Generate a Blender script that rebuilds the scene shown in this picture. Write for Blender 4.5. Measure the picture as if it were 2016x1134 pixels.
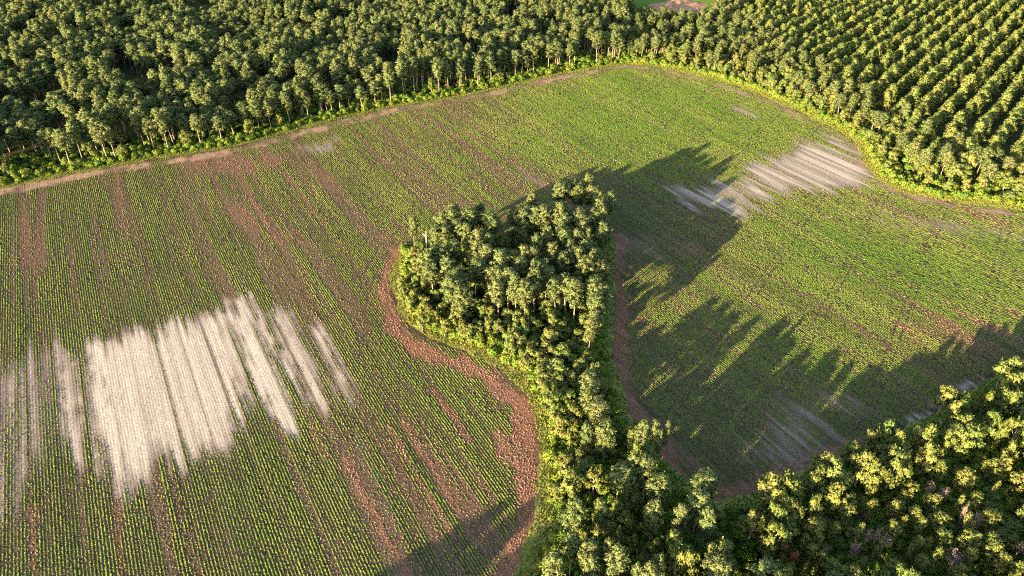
import bpy, math, random
import numpy as np
from math import radians, sin, cos, tan, pi

# ------------------------------------------------------------------ camera, sky, sun, exposure
for o in list(bpy.data.objects):
    bpy.data.objects.remove(o)
SC = bpy.context.scene
COL = SC.collection
CAM_H = 150.0
cam_d = bpy.data.cameras.new("camera")
cam_d.sensor_width = 36.0
cam_d.lens = 18.0 / tan(radians(36.5))
cam_d.clip_start = 1.0
cam_d.clip_end = 20000.0
cam = bpy.data.objects.new("camera", cam_d)
COL.objects.link(cam)
cam.location = (0, 0, CAM_H)
cam.rotation_euler = (radians(90 - 35), 0, 0)
SC.camera = cam

SUN_EL, SHADOW_AZ = 10.5, 43.0          # shadows run 43 degrees clockwise of the view direction
world = bpy.data.worlds.new("World")
SC.world = world
world.use_nodes = True
wn = world.node_tree
bg = wn.nodes["Background"]
sky = wn.nodes.new("ShaderNodeTexSky")
sky.sky_type = 'NISHITA'
sky.sun_disc = False
sky.sun_elevation = radians(SUN_EL)
sky.sun_rotation = radians(SHADOW_AZ + 180)
sky.altitude = 150
wn.links.new(sky.outputs[0], bg.inputs[0])
bg.inputs[1].default_value = 0.12

sun_d = bpy.data.lights.new("sun", 'SUN')
sun_d.energy = 5.0
sun_d.angle = radians(0.55)
sun_d.color = (1.0, 0.80, 0.48)
sun = bpy.data.objects.new("sun", sun_d)
COL.objects.link(sun)
sun.location = (-200, -200, 200)
sun.rotation_euler = (radians(90 - SUN_EL), 0, radians(-SHADOW_AZ))

SC.view_settings.view_transform = 'Standard'
SC.view_settings.look = 'None'
SC.view_settings.exposure = 2.9
SC.view_settings.gamma = 1.0
SC.view_settings.use_curve_mapping = False
SC.render.engine = 'CYCLES'
SC.cycles.max_bounces = 5
SC.cycles.diffuse_bounces = 3
SC.cycles.transmission_bounces = 3
SC.cycles.volume_bounces = 0
SC.cycles.sample_clamp_indirect = 4.0
SC.cycles.use_denoising = False
SC.cycles.filter_width = 1.1

rng = np.random.default_rng(11)
random.seed(11)

# ------------------------------------------------------------------ surveyed plan, metres
FIELD = [[-280.8,263.3],[-262.5,282.0],[-243.2,296.3],[-225.7,308.2],[-205.8,318.6],[-178.7,333.2],[-155.0,340.9],[-139.5,351.6],[-126.4,364.3],[-104.9,382.3],[-75.7,402.6],[-49.3,413.9],[-18.7,430.3],[14.1,454.9],[49.5,475.2],[79.3,488.8],[99.9,484.2],[115.2,471.9],[132.5,457.0],[150.6,437.0],[162.9,413.9],[173.3,390.2],[181.7,373.1],[185.9,355.1],[184.5,338.3],[179.3,322.8],[178.2,308.2],[181.9,297.3],[187.9,289.5],[201.1,283.0],[218.1,280.0],[229.9,274.3],[259.3,256.7],[294.1,246.3],[248.2,191.5],[204.6,180.4],[168.0,172.1],[148.7,161.7],[131.5,151.5],[116.5,142.8],[98.6,135.3],[82.6,127.1],[66.5,119.7],[51.8,114.5],[45.8,124.5],[40.6,134.4],[34.9,145.2],[32.4,158.2],[33.2,175.2],[36.4,203.5],[42.3,238.3],[43.1,253.7],[31.5,264.2],[11.3,256.7],[-10.3,250.4],[-29.2,246.3],[-44.0,247.1],[-45.9,242.3],[-47.1,227.1],[-45.2,213.2],[-39.6,197.4],[-33.1,188.1],[-23.8,181.8],[-13.2,177.2],[-3.8,169.6],[3.5,159.3],[6.8,151.5],[8.0,141.2],[7.9,122.8],[6.8,113.0],[4.0,105.4],[1.7,95.2],[-5.1,72.3],[-75.5,72.3],[-150.2,72.3],[-254.1,175.2]]
N_EDGE = [16,18,10,13,16]
SAND = [[[[-143.4,177.8],[-134.1,185.3],[-123.3,193.0],[-110.4,196.8],[-100.8,198.0],[-87.3,175.2],[-80.6,153.7],[-82.8,137.3],[-101.1,132.5],[-103.8,122.8],[-113.4,129.8],[-120.9,139.2],[-131.5,155.9]],1.0,4,6],[[[-104.7,209.9],[-100.2,210.6],[-86.2,188.7],[-70.7,160.5],[-64.9,144.2],[-69.7,145.2],[-79.6,158.2],[-92.3,180.4]],1.0,3,3],[[[-90.4,204.2],[-82.1,199.8],[-67.1,175.2],[-59.1,154.8],[-62.7,153.7],[-73.3,170.1],[-85.2,191.5]],0.95,3,3],[[[-71.9,191.5],[-65.0,188.7],[-51.2,162.8],[-48.5,152.6],[-55.6,160.5],[-66.0,177.8]],0.8,3,3],[[[-178.3,172.6],[-143.4,177.8],[-119.9,137.3],[-119.5,130.7],[-127.9,119.4],[-141.0,114.5]],0.62,6,7],[[[122.6,327.0],[143.5,343.6],[171.1,360.0],[183.2,348.2],[175.1,311.1],[159.4,301.6],[131.3,290.5],[117.1,283.0],[109.6,289.5]],0.9,5,5],[[[75.2,289.5],[97.2,307.1],[116.3,296.3],[111.5,279.5],[100.3,272.4],[78.1,274.7]],0.6,5,4],[[[151.7,282.0],[179.7,272.4],[214.9,258.9],[228.0,242.3],[178.8,256.7],[152.0,265.5]],0.28,8,5],[[[46.1,256.7],[68.0,246.3],[63.0,230.8],[43.8,230.8]],0.22,5,4],[[[64.9,139.2],[82.1,151.5],[99.6,157.1],[105.2,151.5],[89.1,141.2],[102.5,141.2],[78.2,130.7],[67.7,133.5]],0.42,5,6],[[[115.6,144.6],[121.0,149.0],[128.9,152.0],[125.0,147.3],[116.7,143.2]],0.8,1,1.5],[[[136.4,158.7],[143.9,163.3],[150.4,164.7],[143.7,159.3],[137.1,156.4]],0.75,1,1.5],[[[-118.5,344.9],[-102.9,360.0],[-87.3,351.6],[-103.1,337.0]],0.36,4,4],[[[130.1,413.9],[139.1,406.9],[146.1,388.6],[141.7,383.9],[131.7,401.8]],0.5,2,2],[[[60.9,422.9],[82.4,380.8],[92.6,358.6],[86.7,357.2],[69.4,392.7]],0.18,5,3],[[[3.1,319.8],[17.5,300.0],[15.0,296.3],[0.5,313.9]],0.35,4,2],[[[-46.3,145.2],[-33.7,121.1],[-26.3,105.4],[-28.8,105.1],[-37.1,121.1],[-47.1,141.2]],0.22,4,2]]
RED = [[[[-143.3,287.0],[-110.8,272.4],[-85.1,250.4],[-93.6,242.3],[-120.6,261.0]],0.6,6,5],[[[-109.1,328.9],[-79.6,311.1],[-83.3,282.0],[-98.7,297.3]],0.45,6,5],[[[-176.1,327.0],[-143.9,339.6],[-111.4,338.3],[-132.1,311.1],[-157.1,311.1]],0.75,4,4],[[[131.3,187.3],[151.3,197.4],[159.1,191.5],[152.2,183.7],[134.1,176.4]],0.95,3,4],[[[159.1,191.5],[187.0,203.5],[182.3,191.5],[161.9,177.8],[152.8,183.1]],0.7,4,5],[[[62.9,241.5],[79.5,250.4],[82.1,243.1],[65.9,235.3]],0.9,2,2.5],[[[58.1,199.8],[68.3,213.2],[70.1,206.7],[60.7,198.9]],0.7,2,3],[[[-223.2,263.3],[-205.8,267.8],[-163.2,230.8],[-183.3,216.6],[-203.5,230.8]],0.5,10,8],[[[-39.6,131.6],[4.7,141.2],[4.9,113.0],[-13.4,101.2]],0.4,8,10],[[[42.0,216.6],[52.3,203.5],[53.3,170.1],[45.1,151.5],[35.4,160.5]],0.5,6,8],[[[42.5,137.3],[62.9,131.6],[77.3,128.0],[55.0,116.9],[49.2,121.1]],0.55,6,8],[[[63.3,473.0],[109.8,462.2],[115.3,439.9],[86.5,443.8]],0.35,4,5],[[[157.1,272.4],[197.0,279.5],[221.5,270.1],[205.9,254.6],[174.3,261.0]],0.45,6,5],[[[114.9,197.4],[123.3,175.2],[114.5,170.1],[105.6,191.5]],0.3,6,5],[[[-58.6,272.4],[-46.6,267.8],[-44.0,247.1],[-52.4,246.3]],0.4,4,4]]
HEAD = [[[[-45.5,242.3],[-48.5,227.1],[-47.1,206.7],[-40.5,190.1],[-30.2,177.2],[-18.0,171.6],[-7.8,164.7],[1.6,153.3],[4.4,141.2],[4.7,122.8],[3.7,113.0],[0.2,95.2]],2.9,1.0,"red"],[[[44.5,250.4],[38.6,203.5],[35.6,175.2],[35.2,153.7],[42.3,135.7],[46.7,121.9],[52.3,116.9],[67.0,121.4],[83.3,129.1],[101.0,137.6]],3.0,0.85,"red"],[[[-259.2,277.1],[-241.0,292.6],[-203.8,314.5],[-153.2,335.8],[-124.5,357.2],[-74.8,396.8],[-18.5,424.7],[49.0,468.6],[78.4,481.9]],3.2,1.0,"tan"],[[[78.4,481.9],[98.8,477.4],[130.8,449.8],[160.7,406.9],[183.4,348.9],[176.3,318.6],[180.3,293.6],[199.6,280.0],[227.9,271.0]],2.2,0.8,"tan"],[[[-46.1,130.7],[-34.9,111.4],[-24.4,95.2]],1.1,0.7,"red"],[[[-36.3,143.2],[-24.4,122.8],[-15.7,107.6]],1.0,0.65,"red"],[[[-32.1,145.2],[-18.9,122.8],[-13.4,111.4]],0.9,0.6,"red"],[[[-23.6,157.1],[-12.1,137.3]],1.1,0.7,"red"],[[[-4.9,140.2],[-0.7,130.7]],2,0.8,"red"],[[[-135.5,313.9],[-98.9,246.3]],1.0,0.45,"red"],[[[-112.9,313.9],[-81.5,263.3]],1.0,0.45,"red"],[[[-194.7,311.1],[-162.0,250.4]],1.0,0.45,"red"],[[[-105.8,121.1],[-92.5,95.2]],1.0,0.45,"red"],[[[-123.9,114.5],[-112.3,95.2]],1.0,0.45,"red"],[[[-62.9,151.5],[-52.4,131.6]],1.0,0.45,"red"]]
GREENZ = [[[[-2.6,432.2],[78.7,484.2],[153.5,413.9],[180.3,369.4],[120.6,319.8],[59.3,319.8],[-2.1,338.3]],1.0,30],[[[107.1,272.4],[153.3,263.3],[215.9,246.3],[195.2,203.5],[141.2,191.5],[106.8,216.6]],1.0,30],[[[71.9,216.6],[112.7,191.5],[126.5,160.5],[75.9,151.5],[49.2,175.2]],0.8,30]]
TRACK = [[114.1,245.1]]
ARCS = [[[-46.1,263.3],[-54.5,243.8],[-57.1,227.1],[-57.2,209.9],[-54.9,191.5],[-49.9,175.2]],[[-42.6,256.7],[-50.8,238.3],[-53.0,225.3],[-53.5,208.3],[-51.9,191.5],[-47.6,177.8]],[[103.0,462.2],[97.6,446.8],[86.3,432.2],[68.7,409.5]],[[97.6,466.5],[93.8,451.8],[82.1,437.0],[64.6,413.9]],[[-48.0,216.6],[-44.6,200.5],[-38.5,188.7],[-30.5,179.9]],[[-46.7,218.3],[-43.2,202.0],[-37.1,190.1],[-29.4,182.6]]]
CLEAR = [[113.4,736.5],[103.5,643.5],[108.2,595.3],[137.5,605.1],[158.0,592.1],[177.3,643.5],[211.0,736.5]]
MOUND = [[126.0,643.5],[142.8,676.1],[161.2,690.4],[174.9,660.4],[156.1,632.6],[137.7,629.0]]
TREES = [["island","pine",-39.3,237.6,18.3,3.0],
["island","pine",-25.1,247.9,17.9,4.2],
["island","pine",-27.3,238.9,18.7,5.0],
["island","pine",-21.2,233.1,18.1,5.6],
["island","pine",-25.3,230.7,17.8,5.6],
["island","pine",-29.8,229.5,18.7,3.9],
["island","pine",-16.7,238.9,20.1,5.2],
["island","pine",-8.6,235.5,19.8,5.2],
["island","pine",-12.6,243.4,19.7,4.3],
["island","pine",8.7,256.3,18.3,3.8],
["island","pine",19.9,264.3,19.1,6.2],
["island","pine",25.5,270.0,18.4,6.0],
["island","pine",28.6,262.5,18.1,4.6],
["island","pine",33.3,263.9,18.0,5.9],
["island","pine",35.8,258.0,18.2,4.3],
["island","pine",40.1,253.0,20.1,3.7],
["island","pine",33.4,271.1,19.9,3.9],
["island","pine",8.8,241.2,19.8,5.0],
["island","pine",19.2,243.2,19.8,7.2],
["island","pine",27.3,240.6,18.2,7.7],
["island","pine",20.3,236.3,18.5,5.2],
["island","pine",27.4,231.4,19.3,3.7],
["island","pine",36.6,243.0,19.6,3.6],
["island","pine",34.2,248.1,19.9,3.9],
["island","pine",33.4,228.7,20.0,3.9],
["island","pine",37.5,231.1,17.9,2.8],
["island","pine",19.6,225.1,19.3,5.7],
["island","pine",24.6,224.5,19.5,4.3],
["island","pine",28.8,225.5,19.0,3.7],
["island","pine",27.4,219.7,18.1,5.0],
["island","pine",15.5,216.1,18.9,4.0],
["island","pine",21.5,219.1,17.9,3.6],
["island","pine",13.6,224.9,20.2,3.4],
["island","pine",8.5,219.9,20.0,3.4],
["island","pine",3.5,213.4,19.1,3.7],
["island","pine",7.8,212.6,18.5,4.2],
["island","pine",-13.6,222.3,20.1,5.4],
["island","pine",-12.3,215.8,19.2,4.9],
["island","pine",-9.7,211.4,20.0,4.4],
["island","pine",-16.2,227.9,19.9,3.5],
["island","pine",-8.2,221.1,19.0,3.6],
["island","pine",-26.9,213.0,18.8,5.7],
["island","pine",-30.9,209.1,19.3,4.3],
["island","pine",-21.5,217.1,18.8,4.5],
["island","pine",-28.3,204.3,18.1,5.1],
["island","pine",-22.5,206.1,18.5,4.7],
["island","pine",-4.0,209.2,19.8,5.6],
["island","pine",-0.1,211.8,17.8,3.5],
["island","pine",3.0,206.2,17.8,5.2],
["island","pine",8.5,203.5,19.3,4.7],
["island","pine",11.5,205.4,18.4,3.4],
["island","pine",19.0,208.5,19.1,4.1],
["island","pine",24.4,211.2,18.9,5.7],
["island","pine",30.5,210.8,18.6,4.8],
["island","pine",25.4,202.3,20.3,4.7],
["island","pine",32.0,203.4,18.2,5.6],
["island","pine",-13.3,204.2,18.8,5.1],
["island","pine",-17.8,199.5,18.2,5.5],
["island","pine",-20.7,193.8,19.4,5.4],
["island","pine",-6.0,200.1,18.4,5.1],
["island","pine",-1.7,198.3,18.6,5.5],
["island","pine",1.6,193.4,19.7,4.1],
["island","pine",-4.6,192.6,18.5,4.5],
["island","pine",4.4,191.2,19.2,4.5],
["island","pine",7.8,195.9,20.1,4.6],
["island","pine",12.2,199.9,17.9,5.1],
["island","pine",19.1,196.3,17.8,6.3],
["island","pine",15.2,193.6,18.3,4.1],
["island","pine",21.5,190.5,19.7,4.9],
["island","pine",27.0,191.7,19.3,5.7],
["island","pine",30.8,189.3,18.3,5.3],
["island","pine",27.9,184.2,18.6,4.4],
["island","pine",-17.6,189.5,18.1,5.3],
["islandlow","broad",-31.6,209.0,7.5,5.8],
["islandlow","broad",-36.0,207.9,7.0,5.3],
["islandlow","broad",-27.1,202.7,7.7,5.2],
["islandlow","broad",-36.1,198.0,7.9,5.1],
["islandlow","broad",-30.2,195.1,8.0,5.5],
["islandlow","broad",-24.3,195.3,7.7,5.1],
["islandlow","broad",-26.4,190.2,8.0,4.6],
["islandlow","broad",-20.4,193.9,7.0,5.1],
["islandlow","broad",-16.4,191.5,7.3,4.6],
["islandlow","broad",-31.1,187.5,8.0,4.5],
["islandlow","broad",-23.0,185.0,7.8,4.1],
["islandlow","broad",-39.5,204.4,7.4,3.9],
["islandlow","broad",-40.8,210.9,8.0,4.0],
["islandlow","broad",-9.1,199.0,7.6,6.9],
["islandlow","broad",-10.6,193.1,7.8,4.6],
["islandlow","broad",-11.5,184.1,7.3,4.1],
["islandlow","broad",-16.4,183.5,7.2,4.1],
["islandlow","broad",-1.7,191.4,7.4,5.0],
["islandlow","broad",-4.6,184.9,7.1,4.5],
["islandlow","broad",1.6,189.4,7.4,4.6],
["islandlow","broad",4.6,192.3,8.0,5.9],
["islandlow","broad",11.9,196.4,7.3,8.1],
["islandlow","broad",14.6,190.4,7.0,7.5],
["islandlow","broad",7.8,185.6,7.0,6.6],
["islandlow","broad",16.2,182.9,7.2,7.3],
["islandlow","broad",3.5,176.0,7.8,6.0],
["islandlow","broad",-0.1,172.6,7.4,4.3],
["islandlow","broad",5.8,170.9,7.3,5.9],
["islandlow","broad",11.7,172.8,7.1,6.7],
["islandlow","broad",16.7,170.3,8.0,7.4],
["islandlow","broad",13.6,163.7,7.4,8.0],
["islandlow","broad",9.4,162.8,7.2,5.3],
["islandlow","broad",21.3,164.6,7.0,6.5],
["islandlow","broad",18.6,159.5,7.0,5.6],
["islandlow","broad",21.5,153.5,7.2,5.8],
["islandlow","broad",13.9,155.8,7.7,6.3],
["islandlow","broad",16.2,150.9,7.1,6.5],
["islandlow","broad",19.6,147.5,7.0,5.4],
["islandlow","broad",10.5,153.8,7.5,4.4],
["strippine","pine",27.0,180.6,14.5,4.2],
["strippine","pine",25.1,173.9,16.0,3.5],
["strippine","pine",23.3,150.6,14.2,6.0],
["strip","broad",11.5,146.4,10.4,6.5],
["strip","broad",16.0,147.6,9.9,5.9],
["strip","broad",17.6,141.7,10.7,6.1],
["strip","broad",13.7,137.8,10.0,6.0],
["strip","broad",16.3,134.2,9.6,3.6],
["strip","broad",25.4,130.8,9.9,5.5],
["strip","broad",16.8,126.4,9.4,5.7],
["strip","broad",13.9,124.0,9.9,4.6],
["strip","broad",18.6,122.5,9.6,5.9],
["strip","broad",15.7,118.3,10.5,6.3],
["strip","broad",21.4,118.7,10.5,5.0],
["strip","broad",33.9,128.9,10.0,4.7],
["strip","broad",33.5,135.2,9.3,5.3],
["striptall","pine",22.5,142.0,15.4,5.4],
["striptall","pine",24.0,137.7,15.3,5.3],
["striptall","pine",20.3,130.1,15.4,2.7],
["striptall","pine",25.1,128.3,16.8,4.0],
["striptall","pine",27.0,115.0,15.2,5.0],
["striptall","pine",29.3,113.5,15.0,2.8],
["striptall","pine",34.6,128.9,17.0,3.2],
["striptall","pine",38.4,128.8,16.1,3.2],
["striptall","pine",41.0,128.1,17.1,1.7],
["striptall","pine",38.4,125.9,15.8,2.1],
["striptall","pine",34.1,116.4,16.9,5.1],
["striptall","pine",30.5,117.1,16.3,3.3],
["striptall","pine",36.7,110.6,16.7,5.2],
["striptall","pine",47.0,111.6,16.5,5.7],
["south","pine",33.4,103.0,17.0,3.6],
["south","pine",39.6,102.7,16.0,3.1],
["south","pine",45.1,106.3,16.3,5.1],
["south","pine",45.3,100.5,17.9,3.3],
["south","pine",20.9,103.8,18.0,2.8],
["south","pine",14.4,102.4,18.0,4.2],
["south","pine",13.6,94.3,16.6,3.9],
["south","pine",17.5,92.1,17.4,4.9],
["south","pine",22.6,90.9,17.7,4.7],
["south","pine",21.6,92.9,17.3,2.5],
["south","pine",9.0,88.0,17.7,4.1],
["south","pine",17.5,87.8,17.1,3.3],
["south","pine",31.9,88.9,17.4,2.6],
["south","pine",30.2,86.9,17.4,3.0],
["south","pine",27.5,87.2,16.4,2.2],
["southbig","broad",38.1,94.4,15.9,6.0],
["southbig","broad",39.7,91.6,16.0,5.2],
["southlow","broad",26.9,111.0,7.5,5.8],
["southlow","broad",28.3,106.6,8.5,4.7],
["southlow","broad",33.3,104.3,8.5,5.6],
["southlow","broad",33.5,99.2,8.2,4.5],
["southlow","broad",31.0,96.6,7.5,4.3],
["southlow","broad",22.3,104.4,8.4,4.9],
["southlow","broad",31.5,113.1,7.6,3.8],
["southlow","broad",41.7,104.3,8.5,3.4],
["southlow","broad",46.6,97.8,8.2,4.5],
["southlow","broad",25.8,102.0,7.5,4.1],
["southlow","broad",16.7,103.6,7.6,3.7],
["southlow","broad",48.9,101.7,8.2,3.6],
["southlow","broad",29.2,100.6,8.1,3.6],
["edge","broad",65.1,112.0,14.5,5.8],
["edge","broad",69.1,112.1,14.8,5.3],
["edge","broad",66.2,108.6,13.4,6.4],
["edge","broad",67.7,105.6,13.0,5.6],
["edge","broad",64.1,104.1,14.8,3.9],
["edge","broad",80.9,120.2,13.0,5.8],
["edge","broad",82.6,117.2,14.7,5.1],
["edge","broad",77.5,115.8,13.2,4.4],
["edge","broad",90.3,119.6,14.6,4.9],
["edge","broad",92.8,117.3,14.6,4.4],
["edge","broad",98.9,119.5,14.7,5.2],
["edge","broad",79.6,111.6,14.1,4.3],
["edge","broad",73.9,108.0,14.7,2.5],
["edge","broad",57.8,103.4,13.4,3.6],
["edge","broad",48.5,94.6,14.3,4.8],
["edge","broad",61.9,99.7,13.7,4.7],
["edgetop","broad",149.9,158.0,13.7,6.4],
["edgetop","broad",149.1,152.0,13.5,7.8],
["edgetop","broad",143.9,146.0,12.9,5.3],
["edgetop","broad",137.7,145.9,13.0,2.9],
["edgetop","broad",126.7,147.3,12.1,4.7],
["edgetop","broad",129.7,144.0,12.2,4.6],
["edgetop","broad",125.2,140.9,13.2,2.6],
["edgetop","broad",125.0,135.6,13.0,6.7],
["edgetop","broad",124.8,131.4,13.7,6.3],
["edgetop","broad",120.9,131.7,13.2,4.7],
["edgetop","broad",118.0,129.3,12.3,3.3],
["edgetop","broad",133.5,135.8,12.7,4.2],
["edgetop","broad",136.0,134.2,13.5,2.5],
["edgetop","broad",139.5,133.7,13.0,3.6],
["edgetop","broad",98.4,130.6,12.1,4.9],
["edgetop","broad",101.7,131.5,13.6,4.7],
["edgetop","broad",104.1,129.3,13.6,5.2],
["edgetop","broad",108.6,130.9,12.2,4.1],
["edgetop","broad",113.7,131.4,13.1,4.4],
["edgetop","broad",110.6,125.2,12.8,4.8],
["edgetop","broad",90.5,125.5,13.5,4.0],
["edgetop","broad",99.3,124.9,12.7,5.3],
["edgetop","broad",103.3,124.3,12.5,5.1],
["edgetop","broad",132.7,126.8,13.0,2.7],
["young","young",101.2,114.6,9.6,3.8],
["young","young",95.4,110.0,8.5,3.8],
["young","young",98.6,113.0,8.5,2.3],
["young","young",105.6,111.4,9.2,4.0],
["young","young",99.1,107.6,9.5,3.2],
["young","young",103.8,105.8,9.0,4.7],
["young","young",99.2,104.5,8.9,2.4],
["young","young",112.5,121.9,9.5,3.2],
["young","young",117.9,118.9,9.3,4.7],
["young","young",127.5,123.5,8.5,3.5],
["young","young",130.2,122.5,9.5,3.2],
["young","young",131.8,119.0,8.6,4.5],
["young","young",116.6,112.0,8.8,3.3],
["young","young",112.0,111.3,9.4,1.6],
["young","young",116.6,106.2,8.9,4.7],
["young","young",110.6,105.4,9.4,2.0],
["young","young",103.2,101.0,8.6,4.3],
["young","young",107.2,100.8,9.5,3.6],
["young","young",110.9,103.8,8.6,2.0],
["young","young",114.1,100.7,8.6,3.6],
["young","young",112.9,97.2,9.0,3.5],
["young","young",113.6,95.0,8.8,3.7],
["young","young",110.1,99.9,9.1,3.1],
["young","young",106.3,95.7,9.5,2.8],
["young","young",95.7,99.3,9.3,2.4],
["young","young",98.5,99.7,8.4,2.0],
["young","young",93.2,97.4,8.8,1.5],
["young","young",91.7,103.5,9.1,3.2],
["young","young",77.5,103.3,9.0,2.7],
["young","young",83.7,102.6,9.3,1.9],
["young","young",82.5,108.5,9.0,3.7],
["young","young",84.9,111.8,8.5,3.0],
["young","young",94.1,94.8,8.7,3.0],
["young","young",98.7,96.0,9.4,2.3],
["young","young",87.3,93.7,8.8,3.9],
["young","young",73.1,92.7,9.3,4.6],
["young","young",80.7,93.3,9.6,1.8],
["young","young",101.4,92.0,9.2,3.2],
["young","young",115.7,92.5,9.2,3.0],
["young","young",89.3,109.9,9.1,2.3],
["young","young",123.7,116.0,8.8,1.4],
["young","young",94.7,105.0,9.5,1.7],
["young","young",86.2,98.6,9.0,1.4],
["young2","young",72.4,103.6,9.5,4.9],
["young2","young",69.1,100.1,8.8,2.4],
["young2","young",72.5,99.7,9.5,2.4],
["young2","young",69.8,96.8,9.4,3.1],
["young2","young",71.4,94.8,9.1,2.6],
["young2","young",60.2,96.7,8.9,2.6],
["young2","young",58.6,94.6,8.5,2.8],
["young2","young",58.0,92.2,9.3,3.0],
["young2","young",63.6,92.6,8.8,2.5],
["young2","young",61.9,94.3,9.2,1.4],
["young2","young",61.5,92.0,8.5,1.8],
["young2","young",66.9,92.0,8.5,2.1]]
DEAD = [[107.3,115.9,7.5,2.1,0],[110.2,114.6,7.5,2.3,0],[112.3,108.8,7.5,2.3,0],[114.1,106.4,7.5,2.7,0],[103.2,96.1,7.5,3.3,0],[89.1,100.5,7.5,2.6,0],[87.9,102.2,7.5,1.7,0],[85.9,102.4,7.5,1.9,0],[80.9,98.6,7.5,2.4,0],[73.7,97.8,7.5,1.4,0],[120.6,98.9,7.5,2.1,0],[63.9,98.3,7.5,1.4,1],[65.6,95.9,7.5,1.7,1]]
SNAG = [[124.9,142.2,2.9],[-34.7,238.3,10.7],[-33.6,240.3,4.8],[50.0,106.9,3.1],[62.4,107.2,4.7]]
STRIPZ = [[9.8,139.2],[8.8,114.5],[6.3,95.2],[-0.9,72.3],[159.1,72.3],[251.4,175.2],[168.3,168.9],[148.2,159.3],[130.1,149.0],[115.3,140.2],[97.4,132.5],[81.7,124.5],[65.7,116.9],[51.2,112.2],[44.1,122.8],[37.7,134.4],[30.7,153.7]]
ISLZ = [[-43.7,236.4],[-43.1,216.6],[-38.0,198.9],[-29.7,188.7],[-20.4,182.6],[-9.9,177.8],[0.3,167.6],[6.6,157.1],[9.8,139.2],[30.7,153.7],[30.7,175.2],[33.8,203.5],[39.2,238.3],[39.0,251.2],[29.1,261.0],[11.2,253.7],[-10.2,247.1],[-28.9,243.1],[-41.4,243.1]]
PLANT_AREA = [[214.0,748.3],[194.4,643.5],[195.1,554.3],[200.9,484.2],[212.8,413.9],[220.7,364.3],[225.9,330.7],[248.8,305.5],[304.6,272.4],[590.4,413.9],[970.9,748.3]]
NOTABLE = [["pine",-39.2,236.9,"thin pine at the tip of the wooded tongue beside the bare trunks"],
["pine",8.7,255.6,"small pine crown standing apart at the tongue's far edge by the shadow line"],
["pine",8.9,242.8,"lone pine with a long visible trunk in the tongue's dark middle"],
["pine",20.5,264.9,"wide pine crown, farthest lit crown at the tongue's far end"],
["pine",40.5,255.1,"small pine crown at the tongue's far corner beside the shaded field"],
["pine",19.4,244.7,"full bushy pine next to the long-trunked lone pine"],
["pine",27.2,239.8,"flat wide lit pine crown between two darker gaps on the tongue"],
["pine",30.8,188.8,"broad pine on the tongue's shady rim overlooking the reddish shaded soil"],
["pine",-25.0,246.8,"tallest pine of the dense lit clump at the tongue's tip"],
["pine",47.2,112.0,"round lit pine crown reaching out over the field's shaded corner"],
["pine",45.1,106.3,"lit pine with a long dark visible trunk, just below the round corner crown"],
["pine",36.5,109.6,"tall egg-shaped lit pine beside the dark verge of the field corner"],
["pine",39.6,102.6,"small narrow lit pine between two larger lit crowns"],
["pine",34.2,116.4,"spreading lit pine with pale limbs at the edge of the shaded field"],
["pine",9.0,88.7,"round lit pine nearest the shaded grass verge at the bottom"],
["pine",17.6,92.7,"large double-crowned lit pine near the bottom of the southern wood"],
["pine",21.1,104.9,"small round lit crown alone in the dark hollow of the southern wood"],
["broad",38.2,94.7,"very large round yellow-lit crown alone in the dark southern wood"],
["broad",65.4,112.5,"bulky yellow-lit tree closest to the reddish shaded field corner"],
["broad",125.0,134.4,"biggest dome-shaped lit crown below the lower field's pale patches"],
["broad",125.8,146.3,"lit crown jutting over the grass between two pale soil patches"],
["broad",137.4,145.5,"small round lit crown on the grass near the lower field's pale patch"],
["young",117.9,119.0,"large bright young pine standing alone above the thicket"],
["young",116.4,106.0,"largest lit young pine, with a pinkish dead tree touching it"],
["young",116.3,111.7,"bright bushy young pine at the edge of the dark hollow"],
["young",87.1,93.5,"bright star-shaped young pine low in the thicket"]]

FIELD_P = np.array(FIELD)
F_PX = 1008 / tan(radians(36.5))
PITCH = radians(35)

def in_view(x, y, z=8.0, m=0.08):
    """True where a point lies inside the camera's field of view with a margin."""
    dz = z - CAM_H
    fw = y * cos(PITCH) - dz * sin(PITCH)
    up = y * sin(PITCH) + dz * cos(PITCH)
    u = x / np.maximum(fw, 1) * F_PX / 1008
    v = up / np.maximum(fw, 1) * F_PX / 567
    return (np.abs(u) < 1 + m) & (np.abs(v) < 1 + m) & (fw > 1)

def sdf(poly, x, y):
    """signed distance to a polygon, positive inside."""
    P = np.asarray(poly, float)
    d = np.full(x.shape, 1e18)
    ins = np.zeros(x.shape, bool)
    n = len(P)
    for i in range(n):
        a, b = P[i], P[(i + 1) % n]
        ex, ey = b[0] - a[0], b[1] - a[1]
        wx, wy = x - a[0], y - a[1]
        t = np.clip((wx * ex + wy * ey) / (ex * ex + ey * ey + 1e-9), 0, 1)
        d = np.minimum(d, (wx - ex * t) ** 2 + (wy - ey * t) ** 2)
        c = (a[1] > y) != (b[1] > y)
        xi = ex * (y - a[1]) / (ey if abs(ey) > 1e-9 else 1e-9) + a[0]
        ins ^= c & (x < xi)
    return np.where(ins, 1, -1) * np.sqrt(d)

def line_dist(pts, x, y):
    d = np.full(x.shape, 1e18)
    for a, b in zip(pts[:-1], pts[1:]):
        ex, ey = b[0] - a[0], b[1] - a[1]
        wx, wy = x - a[0], y - a[1]
        t = np.clip((wx * ex + wy * ey) / (ex * ex + ey * ey + 1e-9), 0, 1)
        d = np.minimum(d, (wx - ex * t) ** 2 + (wy - ey * t) ** 2)
    return np.sqrt(d)

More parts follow.
